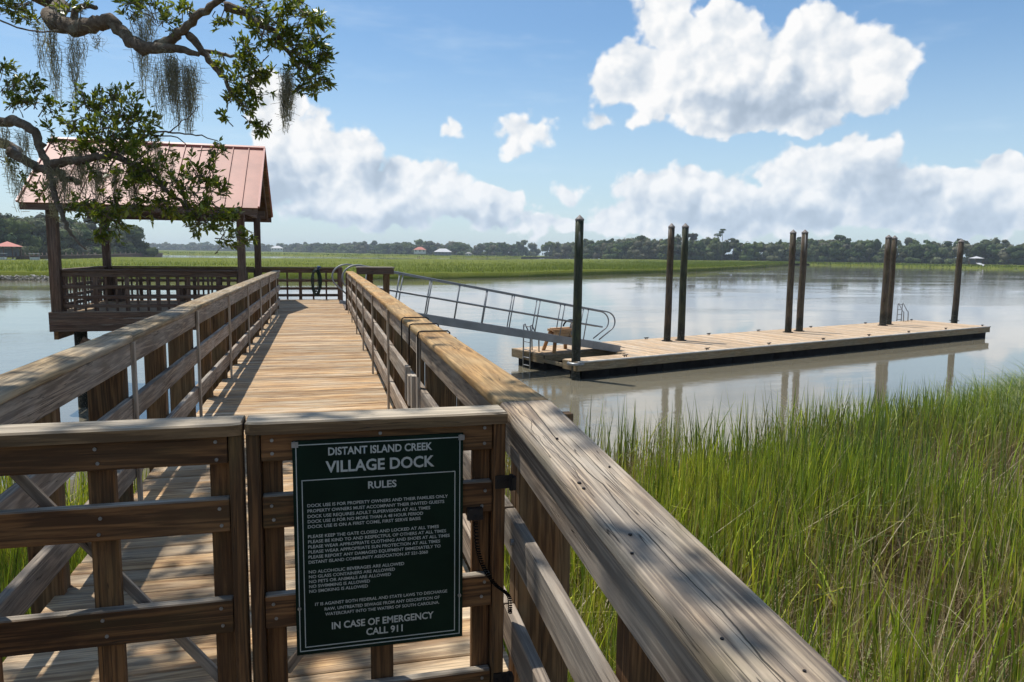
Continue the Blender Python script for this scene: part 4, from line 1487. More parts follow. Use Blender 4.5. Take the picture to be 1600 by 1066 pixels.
def woods(name, label, trees, quads, size, seed, dens=1.0, tall=None):
    r = np.random.default_rng(seed)
    Q, T, CORE = [], [], []
    base_t = np.array([(0.085, 0.115, 0.045), (0.11, 0.13, 0.062), (0.13, 0.14, 0.082), (0.07, 0.10, 0.042), (0.145, 0.14, 0.095), (0.115, 0.145, 0.05)])
    tv, tf = [], []
    for (x, y, h, wd, kind) in trees:
        bt = base_t[r.integers(0, 6)] * r.uniform(0.8, 1.2)
        nl = r.integers(6, 10)
        if kind == 'pine':
            lobes = [(r.normal(0, wd * 0.25), r.normal(0, wd * 0.25), h * r.uniform(0.72, 0.97), wd * r.uniform(0.25, 0.4), h * 0.07) for _ in range(nl)]
        else:
            lobes = [(r.normal(0, wd * 0.42), r.normal(0, wd * 0.42), h * r.uniform(0.32, 0.84), wd * r.uniform(0.36, 0.62), h * r.uniform(0.13, 0.24)) for _ in range(nl)]
            lobes += [(r.normal(0, wd * 0.6), r.normal(0, wd * 0.6), h * 0.16, wd * 0.6, h * 0.18) for _ in range(3)]
        for (lx, ly, lz, lr, lh) in lobes:
            n = max(8, int(quads / len(lobes)))
            qd = crown_quads(np.array([x + lx, y + ly, 0.8 + lz]), np.array([lr, lr, lh]), n, size, r)
            Q.append(qd)
            shade = r.uniform(0.8, 1.2, (n, 1)) * r.uniform(0.6, 1.4)
            CORE.append((np.array([x + lx, y + ly, 0.8 + lz]), np.array([lr, lr, lh]) * 0.8, bt * 0.8))
            T.append(np.repeat((bt * shade)[:, None, :], 4, 1))
        k = len(tv) * 8
        w0 = 0.02 * h
        tv.append(np.array([(x + a * w0 * s, y + b_ * w0 * s, zz2) for zz2, s in ((0.2, 1.0), (h * 0.75, 0.45)) for a, b_ in ((-1, -1), (1, -1), (1, 1), (-1, 1))]))
        tf += [(k + j, k + (j + 1) % 4, k + 4 + (j + 1) % 4, k + 4 + j) for j in range(4)]
    Q = np.concatenate(Q).reshape(-1, 3)
    T = np.concatenate(T).reshape(-1, 3)
    nq = len(Q) // 4
    F4 = np.arange(nq * 4).reshape(-1, 4)
    tv = np.concatenate(tv)
    allv = np.concatenate([Q, tv])
    allt = np.concatenate([T, np.tile(np.array([(0.10, 0.085, 0.07)]), (len(tv), 1))])
    F4 = np.concatenate([F4, np.array(tf) + len(Q)])
    # leafy hearts that close the crowns
    th = np.linspace(0, 2 * np.pi, 8, endpoint=False)
    unit = np.array([(math.cos(a) * math.cos(p), math.sin(a) * math.cos(p), math.sin(p)) for p in (-1.2, -0.4, 0.4, 1.2) for a in th])
    uf = np.array([(i * 8 + j, i * 8 + (j + 1) % 8, (i + 1) * 8 + (j + 1) % 8, (i + 1) * 8 + j) for i in range(3) for j in range(8)])
    cv = np.concatenate([c + unit * rr2 * r.uniform(0.85, 1.15, (32, 1)) for c, rr2, _ in CORE])
    ct = np.concatenate([np.repeat(t_[None], 32, 0) for _, _, t_ in CORE])
    cf = (uf[None] + (np.arange(len(CORE)) * 32)[:, None, None]).reshape(-1, 4) + len(allv)
    allv, allt, F4 = np.concatenate([allv, cv]), np.concatenate([allt, ct]), np.concatenate([F4, cf])
    o = npmesh(name, allv, faces4=F4, tint=allt, mat=M['woods'])
    tag(o, label, 'woods', kind='stuff')
    return o


def belt(line, n, depth, h, seed, wd=(4, 6.5), pine=0.15):
    r = np.random.default_rng(seed)
    line = np.array(line, float)
    d = np.concatenate([[0], np.cumsum(np.hypot(*np.diff(line, axis=0).T))])
    out = []
    for _ in range(n):
        s = r.uniform(0, d[-1])
        x, y = np.interp(s, d, line[:, 0]), np.interp(s, d, line[:, 1])
        i = min(np.searchsorted(d, s), len(line) - 1)
        tx, ty = line[i] - line[i - 1]
        L = math.hypot(tx, ty)
        # back is away from the photographer
        nx, ny = -ty / L, tx / L
        if nx * x + ny * y < 0:
            nx, ny = -nx, -ny
        k = r.uniform(0, 1) ** 1.5 * depth
        pine_ = r.random() < pine and k > depth * 0.15
        hh = r.normal(h, h * 0.09) * (0.82 + 0.22 * k / depth) + (h * 0.08 if pine_ else 0)
        out.append((x + nx * k, y + ny * k, hh, r.uniform(*wd), 'pine' if pine_ else 'oak'))
    return out


woods('woods', 'dark green wood along the right shore behind the pilings', belt([(186, 590), (182, 480), (190, 412), (254, 392), (300, 362), (345, 330), (385, 290), (430, 235), (470, 170)], 430, 55, 13.4, 51), 430, 0.62, 52)
woods('woods', 'hazy blue-green wood on the far shore in the middle', belt([(-330, 1480), (-172, 1417), (-60, 1250), (20, 960), (80, 780), (150, 700), (200, 640)], 230, 90, 14.0, 53, (6, 10)), 260, 1.2, 54)
woods('woods', 'tall wood on the left shore behind the pavilion', belt([(-175, 214), (-128, 217), (-98, 226), (-82, 262), (-79, 320), (-78, 352)], 120, 34, 14.0, 55, (4.5, 7)), 1500, 0.42, 56)
woods('woods', 'low hazy wood on the far left horizon', belt([(-700, 1350), (-330, 1480)], 60, 80, 13, 57, (6, 10)), 160, 1.5, 58)


# single trees that stand clear of the woods
def lone_tree(name, label, x, y, h, lobes, seed):
    r = np.random.default_rng(seed)
    t = thing(name, label, 'tree', (x, y, 0.8))
    tubeobj('trunk', t, [(x, y, 0.5), (x + 0.1, y, h * 0.4), (x - 0.1, y, h * 0.95)], [0.28, 0.22, 0.12], M['bark'], 7)
    Q = [crown_quads(np.array([a, c, d]) - np.array([0, 0, 0.0]), np.array([rr_, rr_, rh_]), 160, 0.3, r) for (a, c, d, rr_, rh_) in lobes]
    Q = np.concatenate(Q).reshape(-1, 3)
    o = npmesh('crown', Q, faces4=np.arange(len(Q)).reshape(-1, 4), tint=np.tile(np.array([(0.065, 0.09, 0.035)]), (len(Q), 1)), mat=M['woods'], parent=t)
    return t


lone_tree('cabbage_palm', 'small ragged palm at the tip of the left wood', -79.5, 366, 9.0, [(0, 0, 8.6, 1.6, 1.2), (-0.6, 0, 6.9, 1.1, 0.9), (1.2, 0.4, 4.6, 1.0, 0.6)], 61)
lone_tree('pine_tree', 'flat topped pine rising above the right wood', 232, 400, 19.0, [(0, 0, 18.4, 1.8, 0.6), (-0.8, 0, 17.0, 1.6, 0.7), (-3.0, 0, 15.2, 2.6, 1.2)], 62)


# ------------------------------------------------------------------ far houses, docks and boats
def far_house(label, x, y, w, d_, hw, hr, wall, roofm, base=1.5, porch=True):
    t = thing('house', label, 'house', (x, y, 0.5))
    yaw = math.atan2(x, y)
    cs, sn = math.cos(-yaw), math.sin(-yaw)

    def tr(a, bq, c):
        return (x + a * cs - bq * sn, y + a * sn + bq * cs, c)

    def boxp(name, x0, x1, y0, y1, z0, z1, mt):
        m = MB()
        m.add([tr(x0, y0, z0), tr(x1, y0, z0), tr(x1, y1, z0), tr(x0, y1, z0), tr(x0, y0, z1), tr(x1, y0, z1), tr(x1, y1, z1), tr(x0, y1, z1)],
              [(0, 3, 2, 1), (4, 5, 6, 7), (0, 1, 5, 4), (1, 2, 6, 5), (2, 3, 7, 6), (3, 0, 4, 7)])
        return m.build(name, mt, t)
    boxp('wall', -w / 2, w / 2, -d_ / 2, d_ / 2, base - 1.2, base + hw, wall)
    k = max(2, int(w / 3))
    for i in range(k):
        xc = -w / 2 + (i + 0.5) * w / k
        boxp('window', xc - 0.55, xc + 0.55, -d_ / 2 - 0.06, -d_ / 2 + 0.02, base + hw * 0.35, base + hw * 0.8, M['dark'])
    m = MB()
    ov = 0.7
    zt = base + hw
    ridge = w / 2 - d_ / 2 if w > d_ else 0.01
    A = [tr(-w / 2 - ov, -d_ / 2 - ov, zt), tr(w / 2 + ov, -d_ / 2 - ov, zt), tr(w / 2 + ov, d_ / 2 + ov, zt), tr(-w / 2 - ov, d_ / 2 + ov, zt), tr(-ridge, 0, zt + hr), tr(ridge, 0, zt + hr)]
    m.add(A, [(0, 1, 5, 4), (1, 2, 5), (2, 3, 4, 5), (3, 0, 4), (3, 2, 1, 0)])
    m.build('roof', roofm, t)
    return t


M['housered'] = plain('red_house_roof', (0.45, 0.13, 0.09), 0.6, 0, 0.05)
M['palegrey'] = plain('pale_grey_roof', (0.50, 0.50, 0.50), 0.6, 0, 0.05)


def hpos(px, d):
    r = ray(px, 400)
    k = d / r.dot(CF)
    return r.x * k, r.y * k


x, y = hpos(656, 690)
far_house('far white house with a red roof among the central trees', x, y, 11, 8, 2.6, 2.6, M['housewall'], M['housered'], 3.2)
x, y = hpos(692, 660)
far_house('far house with a pale grey roof right of the red roofed one', x, y, 15, 9, 2.4, 3.0, M['housegrey'], M['palegrey'], 1.6)
x, y = hpos(433, 900)
far_house('far white house with pale roof just right of the pavilion posts', x, y, 14, 9, 3.0, 3.0, M['housewall'], M['palegrey'], 3.0)
x, y = hpos(732, 640)
far_house('small pale far house at the right of the central trees', x, y, 5, 4, 2.0, 1.2, M['housewall'], M['shingle'], 1.0)


def boathouse(label, x, y, w, roofm, hr, nb):
    """roof on posts over the water"""
    t = thing('boathouse', label, 'boathouse', (x, y, 0))
    yaw = math.atan2(x, y)
    cs, sn = math.cos(-yaw), math.sin(-yaw)

    def tr(a, bq, c):
        return V((x + a * cs - bq * sn, y + a * sn + bq * cs, c))
    h = w / 2
    for i in range(nb):
        for bq in (-h * 0.8, h * 0.8):
            a = -h * 0.85 + i * 1.7 * h / (nb - 1)
            tubeobj('post', t, [tr(a, bq, -0.5), tr(a, bq, 4.2)], 0.16, M['pav'], 6)
    m = MB()
    ed = [tr(-h, -h, 4.1), tr(h, -h, 4.1), tr(h, h, 4.1), tr(-h, h, 4.1), tr(0, 0, 4.1 + hr)]
    m.add(ed, [(0, 1, 4), (1, 2, 4), (2, 3, 4), (3, 0, 4), (3, 2, 1, 0)])
    m.build('roof', roofm, t)
    m = MB()
    m.prism([(p_.x, p_.y) for p_ in (tr(-h, -h, 0), tr(h, -h, 0), tr(h, h, 0), tr(-h, h, 0))], 1.5, 1.75)
    m.build('deck', M['pav'], t)
    m = MB()
    m.prism([(p_.x, p_.y) for p_ in (tr(-h * 0.7, -h * 0.3, 0), tr(h * 0.7, -h * 0.3, 0), tr(h * 0.7, h * 0.4, 0), tr(-h * 0.7, h * 0.4, 0))], 1.75, 3.5)
    m.build('cabin', M['housegrey'], t)
    return t


x, y = hpos(13, 185)
boathouse('small red roofed boathouse on the left shore', x, y, 6.4, M['housered'], 1.3, 4)
x, y = hpos(1526, 318)
boathouse('grey roofed boathouse below the right woods', x, y, 6.0, M['palegrey'], 0.9, 3)
rp = thing('boat_ramp', 'pale ramp running down beside the grey boathouse', 'ramp', hpos(1537, 312) + (0,))
x0, y0 = hpos(1529, 313)
x1, y1 = hpos(1547, 306)
beam('ramp_deck', rp, (x0, y0, 2.1), (x1, y1, 0.25), 1.8, 0.2, M['palegrey'])
for k in range(3):
    f = (k + 0.5) / 3
    tubeobj('post', rp, [(x0 + (x1 - x0) * f, y0 + (y1 - y0) * f, -0.5), (x0 + (x1 - x0) * f, y0 + (y1 - y0) * f, 2.0 - 1.8 * f)], 0.12, M['pav'], 6)
# long dark dock along the left shore
ld = thing('shore_dock', 'long dark dock along the left shore below the tall wood', 'dock', (-78, 250, 0))
pp = [hpos(28, 186), hpos(75, 195), hpos(140, 225), hpos(205, 285), hpos(252, 350)]
for a, c in zip(pp[:-1], pp[1:]):
    beam('deck_section', ld, (a[0], a[1], 1.75), (c[0], c[1], 1.75), 2.0, 0.3, M['pav'])
    beam('fender_wall', ld, (a[0], a[1], 0.8), (c[0], c[1], 0.8), 1.2, 1.5, M['pav'])
    for k in range(7):
        f = k / 7
        q0 = V((a[0] + (c[0] - a[0]) * f, a[1] + (c[1] - a[1]) * f, 0))
        tubeobj('post', ld, [q0 + V((0, -1.05, -0.5)), q0 + V((0, -1.05, 2.6))], 0.14, M['pav'], 5)


def boat(label, x, y, L, yaw):
    t = thing('boat', label, 'boat', (x, y, 0))
    cs, sn = math.cos(yaw), math.sin(yaw)

    def tr(a, bq, c):
        return (x + a * cs - bq * sn, y + a * sn + bq * cs, c)
    secs = [(-L / 2, 0.9, 0.75), (-L / 4, 1.05, 0.8), (L / 5, 0.95, 0.95), (L / 2, 0.06, 1.25)]
    m = MB()
    vs_ = []
    for a, hw, hh in secs:
        vs_ += [tr(a, -hw, hh), tr(a, -hw * 0.6, -0.1), tr(a, hw * 0.6, -0.1), tr(a, hw, hh)]
    fs = [(i * 4 + j, (i + 1) * 4 + j, (i + 1) * 4 + (j + 1) % 4, i * 4 + (j + 1) % 4) for i in range(3) for j in range(4)]
    m.add(vs_, fs + [(0, 1, 2, 3)])
    m.build('hull', M['housewall'], t)
    m = MB()
    m.prism([tr(-L / 6, -0.5, 0)[:2], tr(L / 8, -0.5, 0)[:2], tr(L / 8, 0.5, 0)[:2], tr(-L / 6, 0.5, 0)[:2]], 0.8, 1.6)
    m.build('console', M['housewall'], t)
    m = MB()
    m.prism([tr(-L / 5, -0.8, 0)[:2], tr(L / 7, -0.8, 0)[:2], tr(L / 7, 0.8, 0)[:2], tr(-L / 5, 0.8, 0)[:2]], 2.4, 2.5)
    m.build('canopy', M['palegrey'], t)
    for a in (-L / 5.5, L / 8):
        for bq in (-0.7, 0.7):
            tubeobj('canopy_pole', t, [tr(a, bq, 0.7), tr(a, bq, 2.42)], 0.03, M['galv'], 5)


x, y = hpos(55, 178)
boat('white motor boat with a canopy moored at the left shore dock', x, y, 6.5, 0.25)
x, y = hpos(3, 176)
boat('white motor boat moored left of the red boathouse', x, y, 6.0, -0.1)

# shells on the mud at the foot of the far marsh, left
n = 2600
u_ = rng.uniform(0, 1, n)
xs = -62 + 30 * u_
ys = 103.2 + rng.normal(0.9, 0.55, n) + 0.02 * (xs + 39)
zs = rng.uniform(0.03, 0.5, n)
s = rng.uniform(0.05, 0.16, n)
dv = rng.normal(0, 1, (n, 4, 3))
dv[..., 2] *= 0.6
Vv = (np.stack([xs, ys, zs], -1)[:, None] + dv * s[:, None, None]).reshape(-1, 3)
base = (np.arange(n) * 4)[:, None]
f3 = np.concatenate([base + np.array([k]) for k in ((0, 1, 2), (0, 3, 1), (1, 3, 2), (0, 2, 3))])
tint = np.repeat(rng.uniform(0.25, 0.55, (n, 1)) * np.array([[1.0, 0.96, 0.88]]), 4, 0)
o = npmesh('oyster_shells', Vv, faces3=f3, tint=tint, mat=M['woods'])
tag(o, 'pale oyster shells on the mud at the foot of the left marsh', 'shells', kind='stuff')

# ------------------------------------------------------------------ live oak overhead
oak = thing('live_oak', 'live oak reaching over the boardwalk from the left, hung with moss', 'tree', (-7.2, 2.6, 0.6))
TR = V((-7.2, 2.6, 0.5))


def limb(name, pts, r0, r1, sub=6, n=8, wig=0.03, parent=None):
    pts = [V(p) for p in pts]
    out = []
    k = (len(pts) - 1) * sub
    for i in range(k + 1):
        p = crv(pts, i / k)
        if 0 < i < k:
            p = p + V((random.gauss(0, wig), random.gauss(0, wig), random.gauss(0, wig)))
        out.append(p)
    rs = [(r0 + (r1 - r0) * i / k) * random.uniform(0.95, 1.06) for i in range(k + 1)]
    b = MB()
    b.tube(out, rs, n)
    b.build(name, M['bark'], parent or oak, smooth=True)
    return out


limb('trunk', [TR, TR + V((0.15, 0.2, 1.6)), TR + V((0.3, 0.5, 3.2)), TR + V((0.8, 0.9, 4.6))], 0.42, 0.28, 6, 14, 0.02)
crotch = TR + V((0.8, 0.9, 4.5))
lA = limb('limb', [crotch, V((-4.6, 4.6, 6.55)), at(35, -22, 6.6), at(80, 30, 6.4), at(118, 44, 6.3), at(150, 38, 6.2), at(170, 34, 6.2), at(195, 55, 6.2), at(218, 74, 6.1), at(248, 72, 6.1), at(275, 55, 6.0), at(305, 28, 5.9), at(335, 6, 5.8), at(380, -40, 5.6)], 0.088, 0.022, 5, 10, 0.010)
lB = limb('limb', [at(218, 74, 6.1), at(250, 75, 6.05), at(280, 78, 6.0), at(310, 85, 5.95)], 0.055, 0.02, 4, 8, 0.006)
lC = limb('limb', [at(295, 55, 6.0), at(312, 75, 6.0), at(330, 100, 6.0), at(350, 122, 5.95), at(360, 150, 5.9)], 0.035, 0.012, 4, 7, 0.006)
lC2 = limb('limb', [at(318, 80, 6.0), at(345, 85, 6.1), at(375, 92, 6.1), at(400, 97, 6.1)], 0.018, 0.009, 4, 6, 0.005)
lD = limb('limb', [at(350, 10, 5.85), at(380, 20, 5.9), at(405, 38, 5.9), at(430, 50, 5.9), at(450, 80, 5.9), at(470, 110, 5.9)], 0.04, 0.012, 4, 7, 0.008)
lE = limb('limb', [crotch, V((-4.4, 4.8, 5.6)), at(-40, 178, 6.6), at(20, 188, 6.3), at(48, 200, 6.2), at(62, 225, 6.2), at(72, 255, 6.2), at(84, 290, 6.2), at(92, 330, 6.15)], 0.052, 0.022, 5, 10, 0.010)
lF = limb('limb', [V((-4.6, 4.5, 5.2)), at(-30, 218, 6.8), at(20, 240, 6.6), at(58, 262, 6.5), at(84, 268, 6.4), at(110, 282, 6.3), at(124, 286, 6.25)], 0.055, 0.018, 5, 9, 0.010)
lG = limb('limb', [at(76, 258, 6.2), at(105, 252, 6.15), at(140, 248, 6.1), at(180, 245, 6.1), at(215, 262, 6.05), at(250, 290, 6.0), at(285, 320, 6.0), at(310, 345, 5.95)], 0.042, 0.010, 5, 8, 0.012)
lH = limb('limb', [at(90, 320, 6.15), at(103, 350, 6.1), at(115, 372, 6.05), at(135, 390, 6.0)], 0.022, 0.006, 4, 6, 0.006)
limb('twig', [at(0, 32, 6.2), at(45, 48, 6.2), at(92, 48, 6.2)], 0.008, 0.006, 5, 5, 0.004)
limb('twig', [at(225, 205, 6.0), at(270, 208, 6.0), at(305, 210, 6.0), at(340, 220, 6.0)], 0.009, 0.004, 4, 5, 0.004)
limb('twig', [at(262, 208, 6.0), at(285, 190, 6.0), at(312, 166, 6.0)], 0.006, 0.003, 4, 5, 0.004)
limb('twig', [at(240, 212, 6.0), at(275, 215, 6.0), at(292, 228, 6.0)], 0.007, 0.003, 4, 5, 0.004)
limb('limb', [at(116, 38, 6.3), at(118, 18, 6.3), at(130, 10, 6.3), at(150, 12, 6.2)], 0.035, 0.018, 4, 7, 0.004)
# limbs overhead, above the picture, that shade the gate
ov = []
for tgt, r0 in (((-1.4, 5.0, 9.6), 0.15), ((-3.2, 7.6, 9.9), 0.13), ((-4.6, 3.2, 9.7), 0.14), ((-0.9, 2.4, 9.5), 0.12)):
    ov.append(limb('limb', [crotch, crotch.lerp(V(tgt), 0.45) + V((0, 0, 0.5)), V(tgt)], r0, 0.04, 7, 8, 0.05))

LEAF_V, LEAF_T, TWIG = [], [], MB()
LT = np.array([(0.13, 0.18, 0.03), (0.20, 0.245, 0.04), (0.28, 0.31, 0.05), (0.08, 0.125, 0.028), (0.38, 0.37, 0.065)])


def rosette(p, d, n, L, r):
    """leaves fanned round a twig tip"""
    p, d = np.array(p), np.array(d)
    a = np.cross(d, [0.3, 0.2, 0.93])
    a /= max(np.linalg.norm(a), 1e-6)
    bq = np.cross(d, a)
    th = r.uniform(0, 6.28, n)
    op = r.uniform(0.3, 1.35, n)
    ld = np.cos(op)[:, None] * d + np.sin(op)[:, None] * (np.cos(th)[:, None] * a + np.sin(th)[:, None] * bq)
    ld[:, 2] += 0.1
    ld /= np.linalg.norm(ld, axis=1)[:, None]
    nz = r.normal(0, 0.5, (n, 3)) + np.array([0, 0, 1.0])
    sd = np.cross(ld, nz)
    sd /= np.maximum(np.linalg.norm(sd, axis=1)[:, None], 1e-6)
    l_ = L * r.uniform(0.65, 1.2, n)[:, None]
    w = l_ * r.uniform(0.16, 0.23, (n, 1))
    st = p + d * r.uniform(-0.05, 0.02, (n, 1))
    nn = np.cross(sd, ld)
    mid = st + ld * l_ * 0.5 + nn * l_ * 0.05
    q_ = np.stack([st, mid + sd * w, st + ld * l_ - nn * l_ * 0.03, mid - sd * w], 1)
    LEAF_V.append(q_)
    t = LT[np.clip((r.normal(1.4, 1.15, n)).astype(int), 0, 4)] * r.uniform(0.75, 1.25, (n, 1))
    LEAF_T.append(np.repeat(t[:, None], 4, 1))


def spray(anchor, center, rad_, n, L, seed, flat=0.8, leaves=(7, 12)):
    """twigs from an anchor into a clump, each with rosettes at and behind the tip"""
    r = np.random.default_rng(seed)
    anchor, center = np.array(anchor), np.array(center)
    for _ in range(n):
        d = r.normal(0, 1, 3)
        d /= np.linalg.norm(d)
        tip = center + d * rad_ * np.array([1, 1, flat]) * r.uniform(0.35, 1.0)
        base = anchor + (center - anchor) * r.uniform(0.2, 0.9) + r.normal(0, 0.05, 3)
        dd = tip - base
        ln = np.linalg.norm(dd)
        dd /= ln
        mid = (base + tip) / 2 + r.normal(0, 0.03, 3)
        TWIG.tube([tuple(base), tuple(mid), tuple(tip)], [0.005, 0.0035, 0.002], 4, caps=False)
        rosette(tip, dd, r.integers(*leaves), L, r)
        rosette(mid * 0.4 + tip * 0.6 + r.normal(0, 0.02, 3), dd + r.normal(0, 0.4, 3), r.integers(4, 8), L, r)


SEED = 100
# centre px, py, distance, radius px, twigs, anchor px
VIS = [(8, 10, 6.3, 26, 14, (60, 10)), (40, 30, 6.4, 22, 12, (70, 20)), (20, 6, 6.6, 40, 22, (60, 0)), (95, -5, 6.4, 40, 14, (90, 30)),
       (120, 5, 6.2, 26, 10, (118, 30)), (205, 6, 6.1, 30, 16, (220, 40)), (240, 14, 6.3, 34, 18, (250, 55)), (262, 36, 6.0, 24, 14, (268, 55)), (282, 12, 5.9, 28, 14, (300, 30)),
       (350, 25, 5.9, 20, 10, (345, 8)), (400, 15, 5.9, 32, 22, (385, 15)), (430, 30, 5.8, 30, 22, (410, 40)), (455, 12, 5.9, 30, 24, (430, 10)), (480, 30, 5.8, 28, 20, (450, 30)), (505, 38, 5.9, 16, 10, (480, 30)),
       (410, 60, 5.9, 26, 16, (410, 45)), (440, 60, 5.85, 28, 20, (430, 50)), (465, 70, 5.9, 30, 22, (450, 75)), (498, 62, 5.8, 22, 14, (470, 75)), (490, 90, 5.85, 30, 22, (465, 95)), (505, 85, 5.8, 16, 8, (480, 90)),
       (470, 105, 5.9, 26, 18, (465, 100)), (500, 115, 5.8, 22, 14, (475, 110)), (495, 138, 5.9, 20, 12, (475, 115)), (478, 140, 5.9, 16, 8, (470, 115)), (515, 132, 5.85, 10, 5, (500, 125)),
       (385, 75, 6.0, 22, 14, (390, 80)), (380, 100, 6.05, 22, 16, (375, 92)), (395, 110, 6.0, 24, 18, (395, 97)), (415, 115, 6.0, 20, 12, (400, 100)), (340, 98, 6.0, 14, 8, (345, 88)),
       (365, 138, 5.95, 20, 14, (358, 140)), (385, 140, 5.95, 22, 16, (375, 120)), (405, 150, 5.95, 18, 10, (390, 130)), (365, 160, 5.9, 18, 10, (360, 150)), (390, 170, 5.9, 16, 8, (380, 150)), (400, 190, 5.9, 12, 7, (388, 165)), (415, 208, 5.9, 12, 8, (400, 185)), (352, 178, 5.9, 12, 6, (362, 155)),
       (15, 125, 6.6, 28, 20, (5, 180)), (30, 150, 6.5, 24, 16, (20, 185)), (60, 130, 6.4, 22, 14, (45, 160)), (10, 105, 6.6, 18, 10, (5, 140)), (45, 155, 6.5, 20, 10, (30, 180)),
       (135, 150, 6.2, 26, 18, (150, 190)), (160, 160, 6.2, 28, 20, (155, 200)), (188, 145, 6.2, 22, 12, (165, 190)), (205, 170, 6.1, 28, 20, (180, 210)), (225, 178, 6.1, 20, 12, (200, 205)), (90, 170, 6.3, 24, 12, (70, 190)), (120, 185, 6.2, 28, 16, (110, 215)),
       (160, 195, 6.1, 34, 26, (150, 235)), (195, 205, 6.1, 34, 28, (175, 240)), (215, 225, 6.0, 32, 24, (195, 245)), (140, 225, 6.2, 34, 24, (120, 250)), (100, 215, 6.3, 30, 16, (80, 245)), (235, 205, 6.0, 24, 12, (210, 240)),
       (180, 235, 6.1, 36, 30, (170, 246)), (220, 255, 6.0, 34, 26, (210, 260)), (250, 250, 5.95, 30, 16, (235, 270)), (150, 265, 6.15, 34, 22, (140, 250)), (200, 280, 6.05, 36, 26, (220, 265)), (240, 285, 6.0, 34, 26, (240, 285)),
       (275, 285, 5.95, 30, 18, (265, 300)), (300, 262, 5.9, 24, 12, (280, 300)), (320, 280, 5.9, 26, 16, (295, 320)), (345, 292, 5.9, 22, 12, (310, 320)), (340, 235, 5.9, 16, 8, (310, 260)), (330, 255, 5.9, 16, 7, (305, 280)),
       (270, 320, 6.0, 34, 26, (275, 310)), (305, 315, 5.95, 30, 22, (295, 325)), (335, 325, 5.9, 26, 16, (310, 340)), (360, 335, 5.9, 18, 9, (325, 340)), (310, 345, 5.95, 28, 18, (305, 338)), (345, 355, 5.9, 24, 14, (315, 345)), (372, 372, 5.9, 18, 12, (340, 355)), (392, 368, 5.9, 12, 6, (365, 365)), (355, 380, 5.9, 12, 6, (345, 365)),
       (180, 320, 6.05, 34, 22, (150, 300)), (215, 325, 6.05, 28, 16, (220, 290)), (140, 325, 6.1, 30, 16, (110, 300)), (165, 348, 6.05, 26, 14, (150, 330)), (190, 360, 6.0, 22, 10, (180, 330)), (150, 372, 6.0, 16, 8, (125, 370)), (165, 352, 6.0, 16, 8, (150, 340)), (240, 330, 6.0, 28, 16, (250, 300)), (110, 325, 6.15, 24, 10, (95, 320)),
       (15, 255, 6.7, 22, 8, (20, 240)), (40, 285, 6.6, 20, 6, (50, 262)), (60, 300, 6.5, 22, 8, (80, 290))]
for (px, py, d, rp, n, an) in VIS:
    SEED += 1
    c = at(px, py, d)
    spray(at(an[0], an[1], d), c, rp * d / F_PX * 1.08, max(3, int(n * 0.64)), 0.060, SEED)
# the crown above and to the left of the picture
r = np.random.default_rng(77)
cnt = 0
while cnt < 370:
    # each spray stands where it shades a patch of the near boardwalk; the shade's edge runs obliquely
    tx, ty = r.uniform(-5.2, 1.7), r.uniform(-1.2, 8.2)
    if ty > 3.6 - 1.79 * (tx - 0.7) + r.normal(0, 0.25):
        continue
    if fbm2(np.array([tx * 2.6]), np.array([ty * 2.6]), 88, 3)[0] > 0.20:
        continue
    if abs(tx + 0.62) < 0.32 and abs(ty - 2.4) < 0.22:
        continue
    if tx > 0.2 and r.random() < 0.45:
        continue
    hh = r.uniform(5.2, 8.0)
    x, y, z = tx - 0.25 * hh, ty + 0.29 * hh, 3.5 + hh
    p = V((x, y, z)) - V((0, 0, ZC))
    dd_ = p.dot(CF)
    if dd_ > 0.3 and CY - F_PX * p.dot(CU) / dd_ > -90:
        continue
    k = min(range(len(ov)), key=lambda j: min((V((x, y, z)) - q_).length for q_ in ov[j]))
    an = min(ov[k], key=lambda q_: (V((x, y, z)) - q_).length)
    SEED += 1
    spray(an.lerp(V((x, y, z)), 0.6), (x, y, z), r.uniform(0.3, 0.52), 12, 0.092, SEED, 0.6)
    cnt += 1
LV = np.concatenate(LEAF_V)
LTn = np.concatenate(LEAF_T)
n = len(LV)
o = npmesh('crown', LV.reshape(-1, 3) - np.array(oak.location), faces4=np.arange(n * 4).reshape(-1, 4), tint=LTn.reshape(-1, 3), mat=M['leaf'], parent=oak)
o['kind'] = 'stuff'
tw = TWIG.build('twigs', M['bark'], oak)
tw['kind'] = 'stuff'

# Spanish moss: (px, top, bottom, distance, width px, strands)
MOSS = [(62, 20, 110, 6.35, 9, 26), (80, 25, 155, 6.35, 8, 60), (113, 40, 165, 6.3, 10, 60), (125, 40, 95, 6.3, 14, 30), (150, 45, 75, 6.25, 16, 20), (218, 8, 145, 6.1, 11, 70), (232, 5, 70, 6.1, 16, 50),
        (243, 80, 165, 6.1, 5, 26), (262, 70, 150, 6.0, 12, 80), (272, 78, 195, 6.0, 13, 110), (292, 82, 200, 6.0, 9, 90), (304, 85, 180, 6.0, 6, 40), (252, 100, 190, 6.05, 6, 24), (448, 100, 180, 5.9, 11, 150), (443, 130, 200, 5.9, 7, 40),
        (80, 240, 330, 6.2, 14, 90), (100, 250, 320, 6.2, 16, 90), (125, 225, 300, 6.15, 18, 90), (150, 245, 310, 6.1, 18, 80), (180, 250, 310, 6.1, 16, 70), (205, 245, 330, 6.05, 12, 60), (245, 205, 290, 6.0, 6, 40), (268, 225, 280, 6.0, 4, 16),
        (15, 230, 300, 6.6, 12, 40), (28, 265, 330, 6.6, 8, 24), (5, 185, 240, 6.5, 12, 40), (35, 195, 235, 6.3, 14, 40), (88, 320, 345, 6.15, 8, 24), (40, 190, 290, 6.4, 10, 30)]
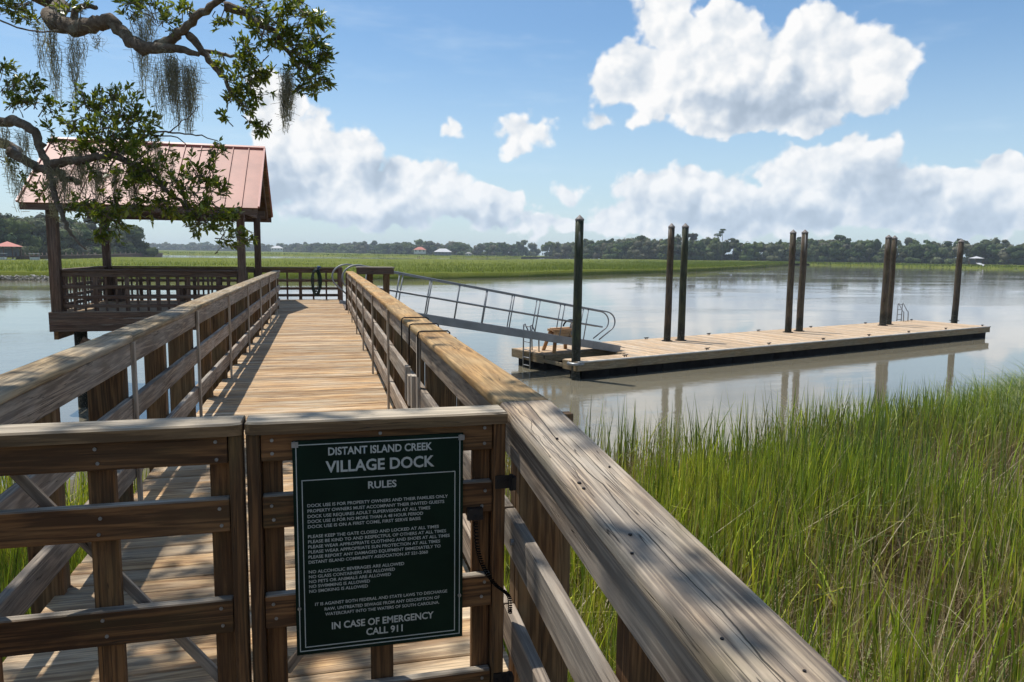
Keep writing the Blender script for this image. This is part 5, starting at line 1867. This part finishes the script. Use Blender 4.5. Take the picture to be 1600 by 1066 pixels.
for (px, t0, t1, d, wpx, ns) in MOSS:
    Q, T = [], []
    ns = int(ns * 0.95)
    w = wpx * d / F_PX
    L = (t1 - t0) * d / F_PX
    top = np.array(at(px, t0, d))
    r = np.random.default_rng(int(px * 31 + t0))
    for _ in range(ns):
        start = top + np.array([r.normal(0, w * 0.36), r.normal(0, w * 0.6), -abs(r.normal(0, 0.25)) * L])
        ln = min(L * r.uniform(0.25, 0.85), start[2] - top[2] + L)
        k = max(4, int(ln / 0.035))
        steps = r.normal(0, 0.0135, (k + 1, 3))
        steps[:, 2] = -ln / k
        pts = start + np.cumsum(steps, 0)
        # strands gather towards the tip
        f = np.linspace(0, 1, k + 1)[:, None]
        pts[:, :2] = pts[:, :2] * (1 - 0.6 * f ** 1.3) + top[None, :2] * 0.6 * f ** 1.3
        hw = 0.0011 + 0.0014 * r.random()
        a = r.uniform(0, 6.28)
        sd = np.array([math.cos(a), math.sin(a), 0]) * hw
        for i in range(k):
            Q.append((pts[i] - sd, pts[i] + sd, pts[i + 1] + sd, pts[i + 1] - sd))
            if r.random() < 0.8:     # curls off the strand
                c = pts[i] + np.array([r.normal(0, 0.028), r.normal(0, 0.028), -r.uniform(-0.015, 0.03)])
                s2 = np.array([0.3, 0.5, 1.0]) * hw * 0.7
                Q.append((pts[i] - s2, pts[i] + s2, c + s2, c - s2))
    Q = np.array(Q)
    tint = np.array([(0.30, 0.285, 0.235), (0.24, 0.225, 0.185), (0.36, 0.345, 0.29)])[r.integers(0, 3, len(Q))]
    o = npmesh('moss_clump', Q.reshape(-1, 3) - np.array(oak.location), faces4=np.arange(len(Q) * 4).reshape(-1, 4), tint=np.repeat(tint, 4, 0), mat=M['moss'], parent=oak)
    o['kind'] = 'stuff'

# ------------------------------------------------------------------ the air over the creek
b = MB()
b.box(-2400, 2400, -90, 2400, -2.5, 24.0)
hm = bpy.data.materials.new('haze')
hm.use_nodes = True
ht = NT(hm.node_tree)
ht.n.clear()
ho = ht.node('ShaderNodeOutputMaterial')
hv_ = ht.node('ShaderNodeVolumePrincipled')
hv_.inputs['Color'].default_value = (0.80, 0.90, 1.0, 1)
hv_.inputs['Density'].default_value = 0.00024
hv_.inputs['Anisotropy'].default_value = 0.2
ht.l.new(hv_.outputs[0], ho.inputs['Volume'])
o = b.build('haze', hm)
tag(o, None, kind='stuff')
o['label'] = 'thin pale haze over the creek and marsh'
o['category'] = 'haze'
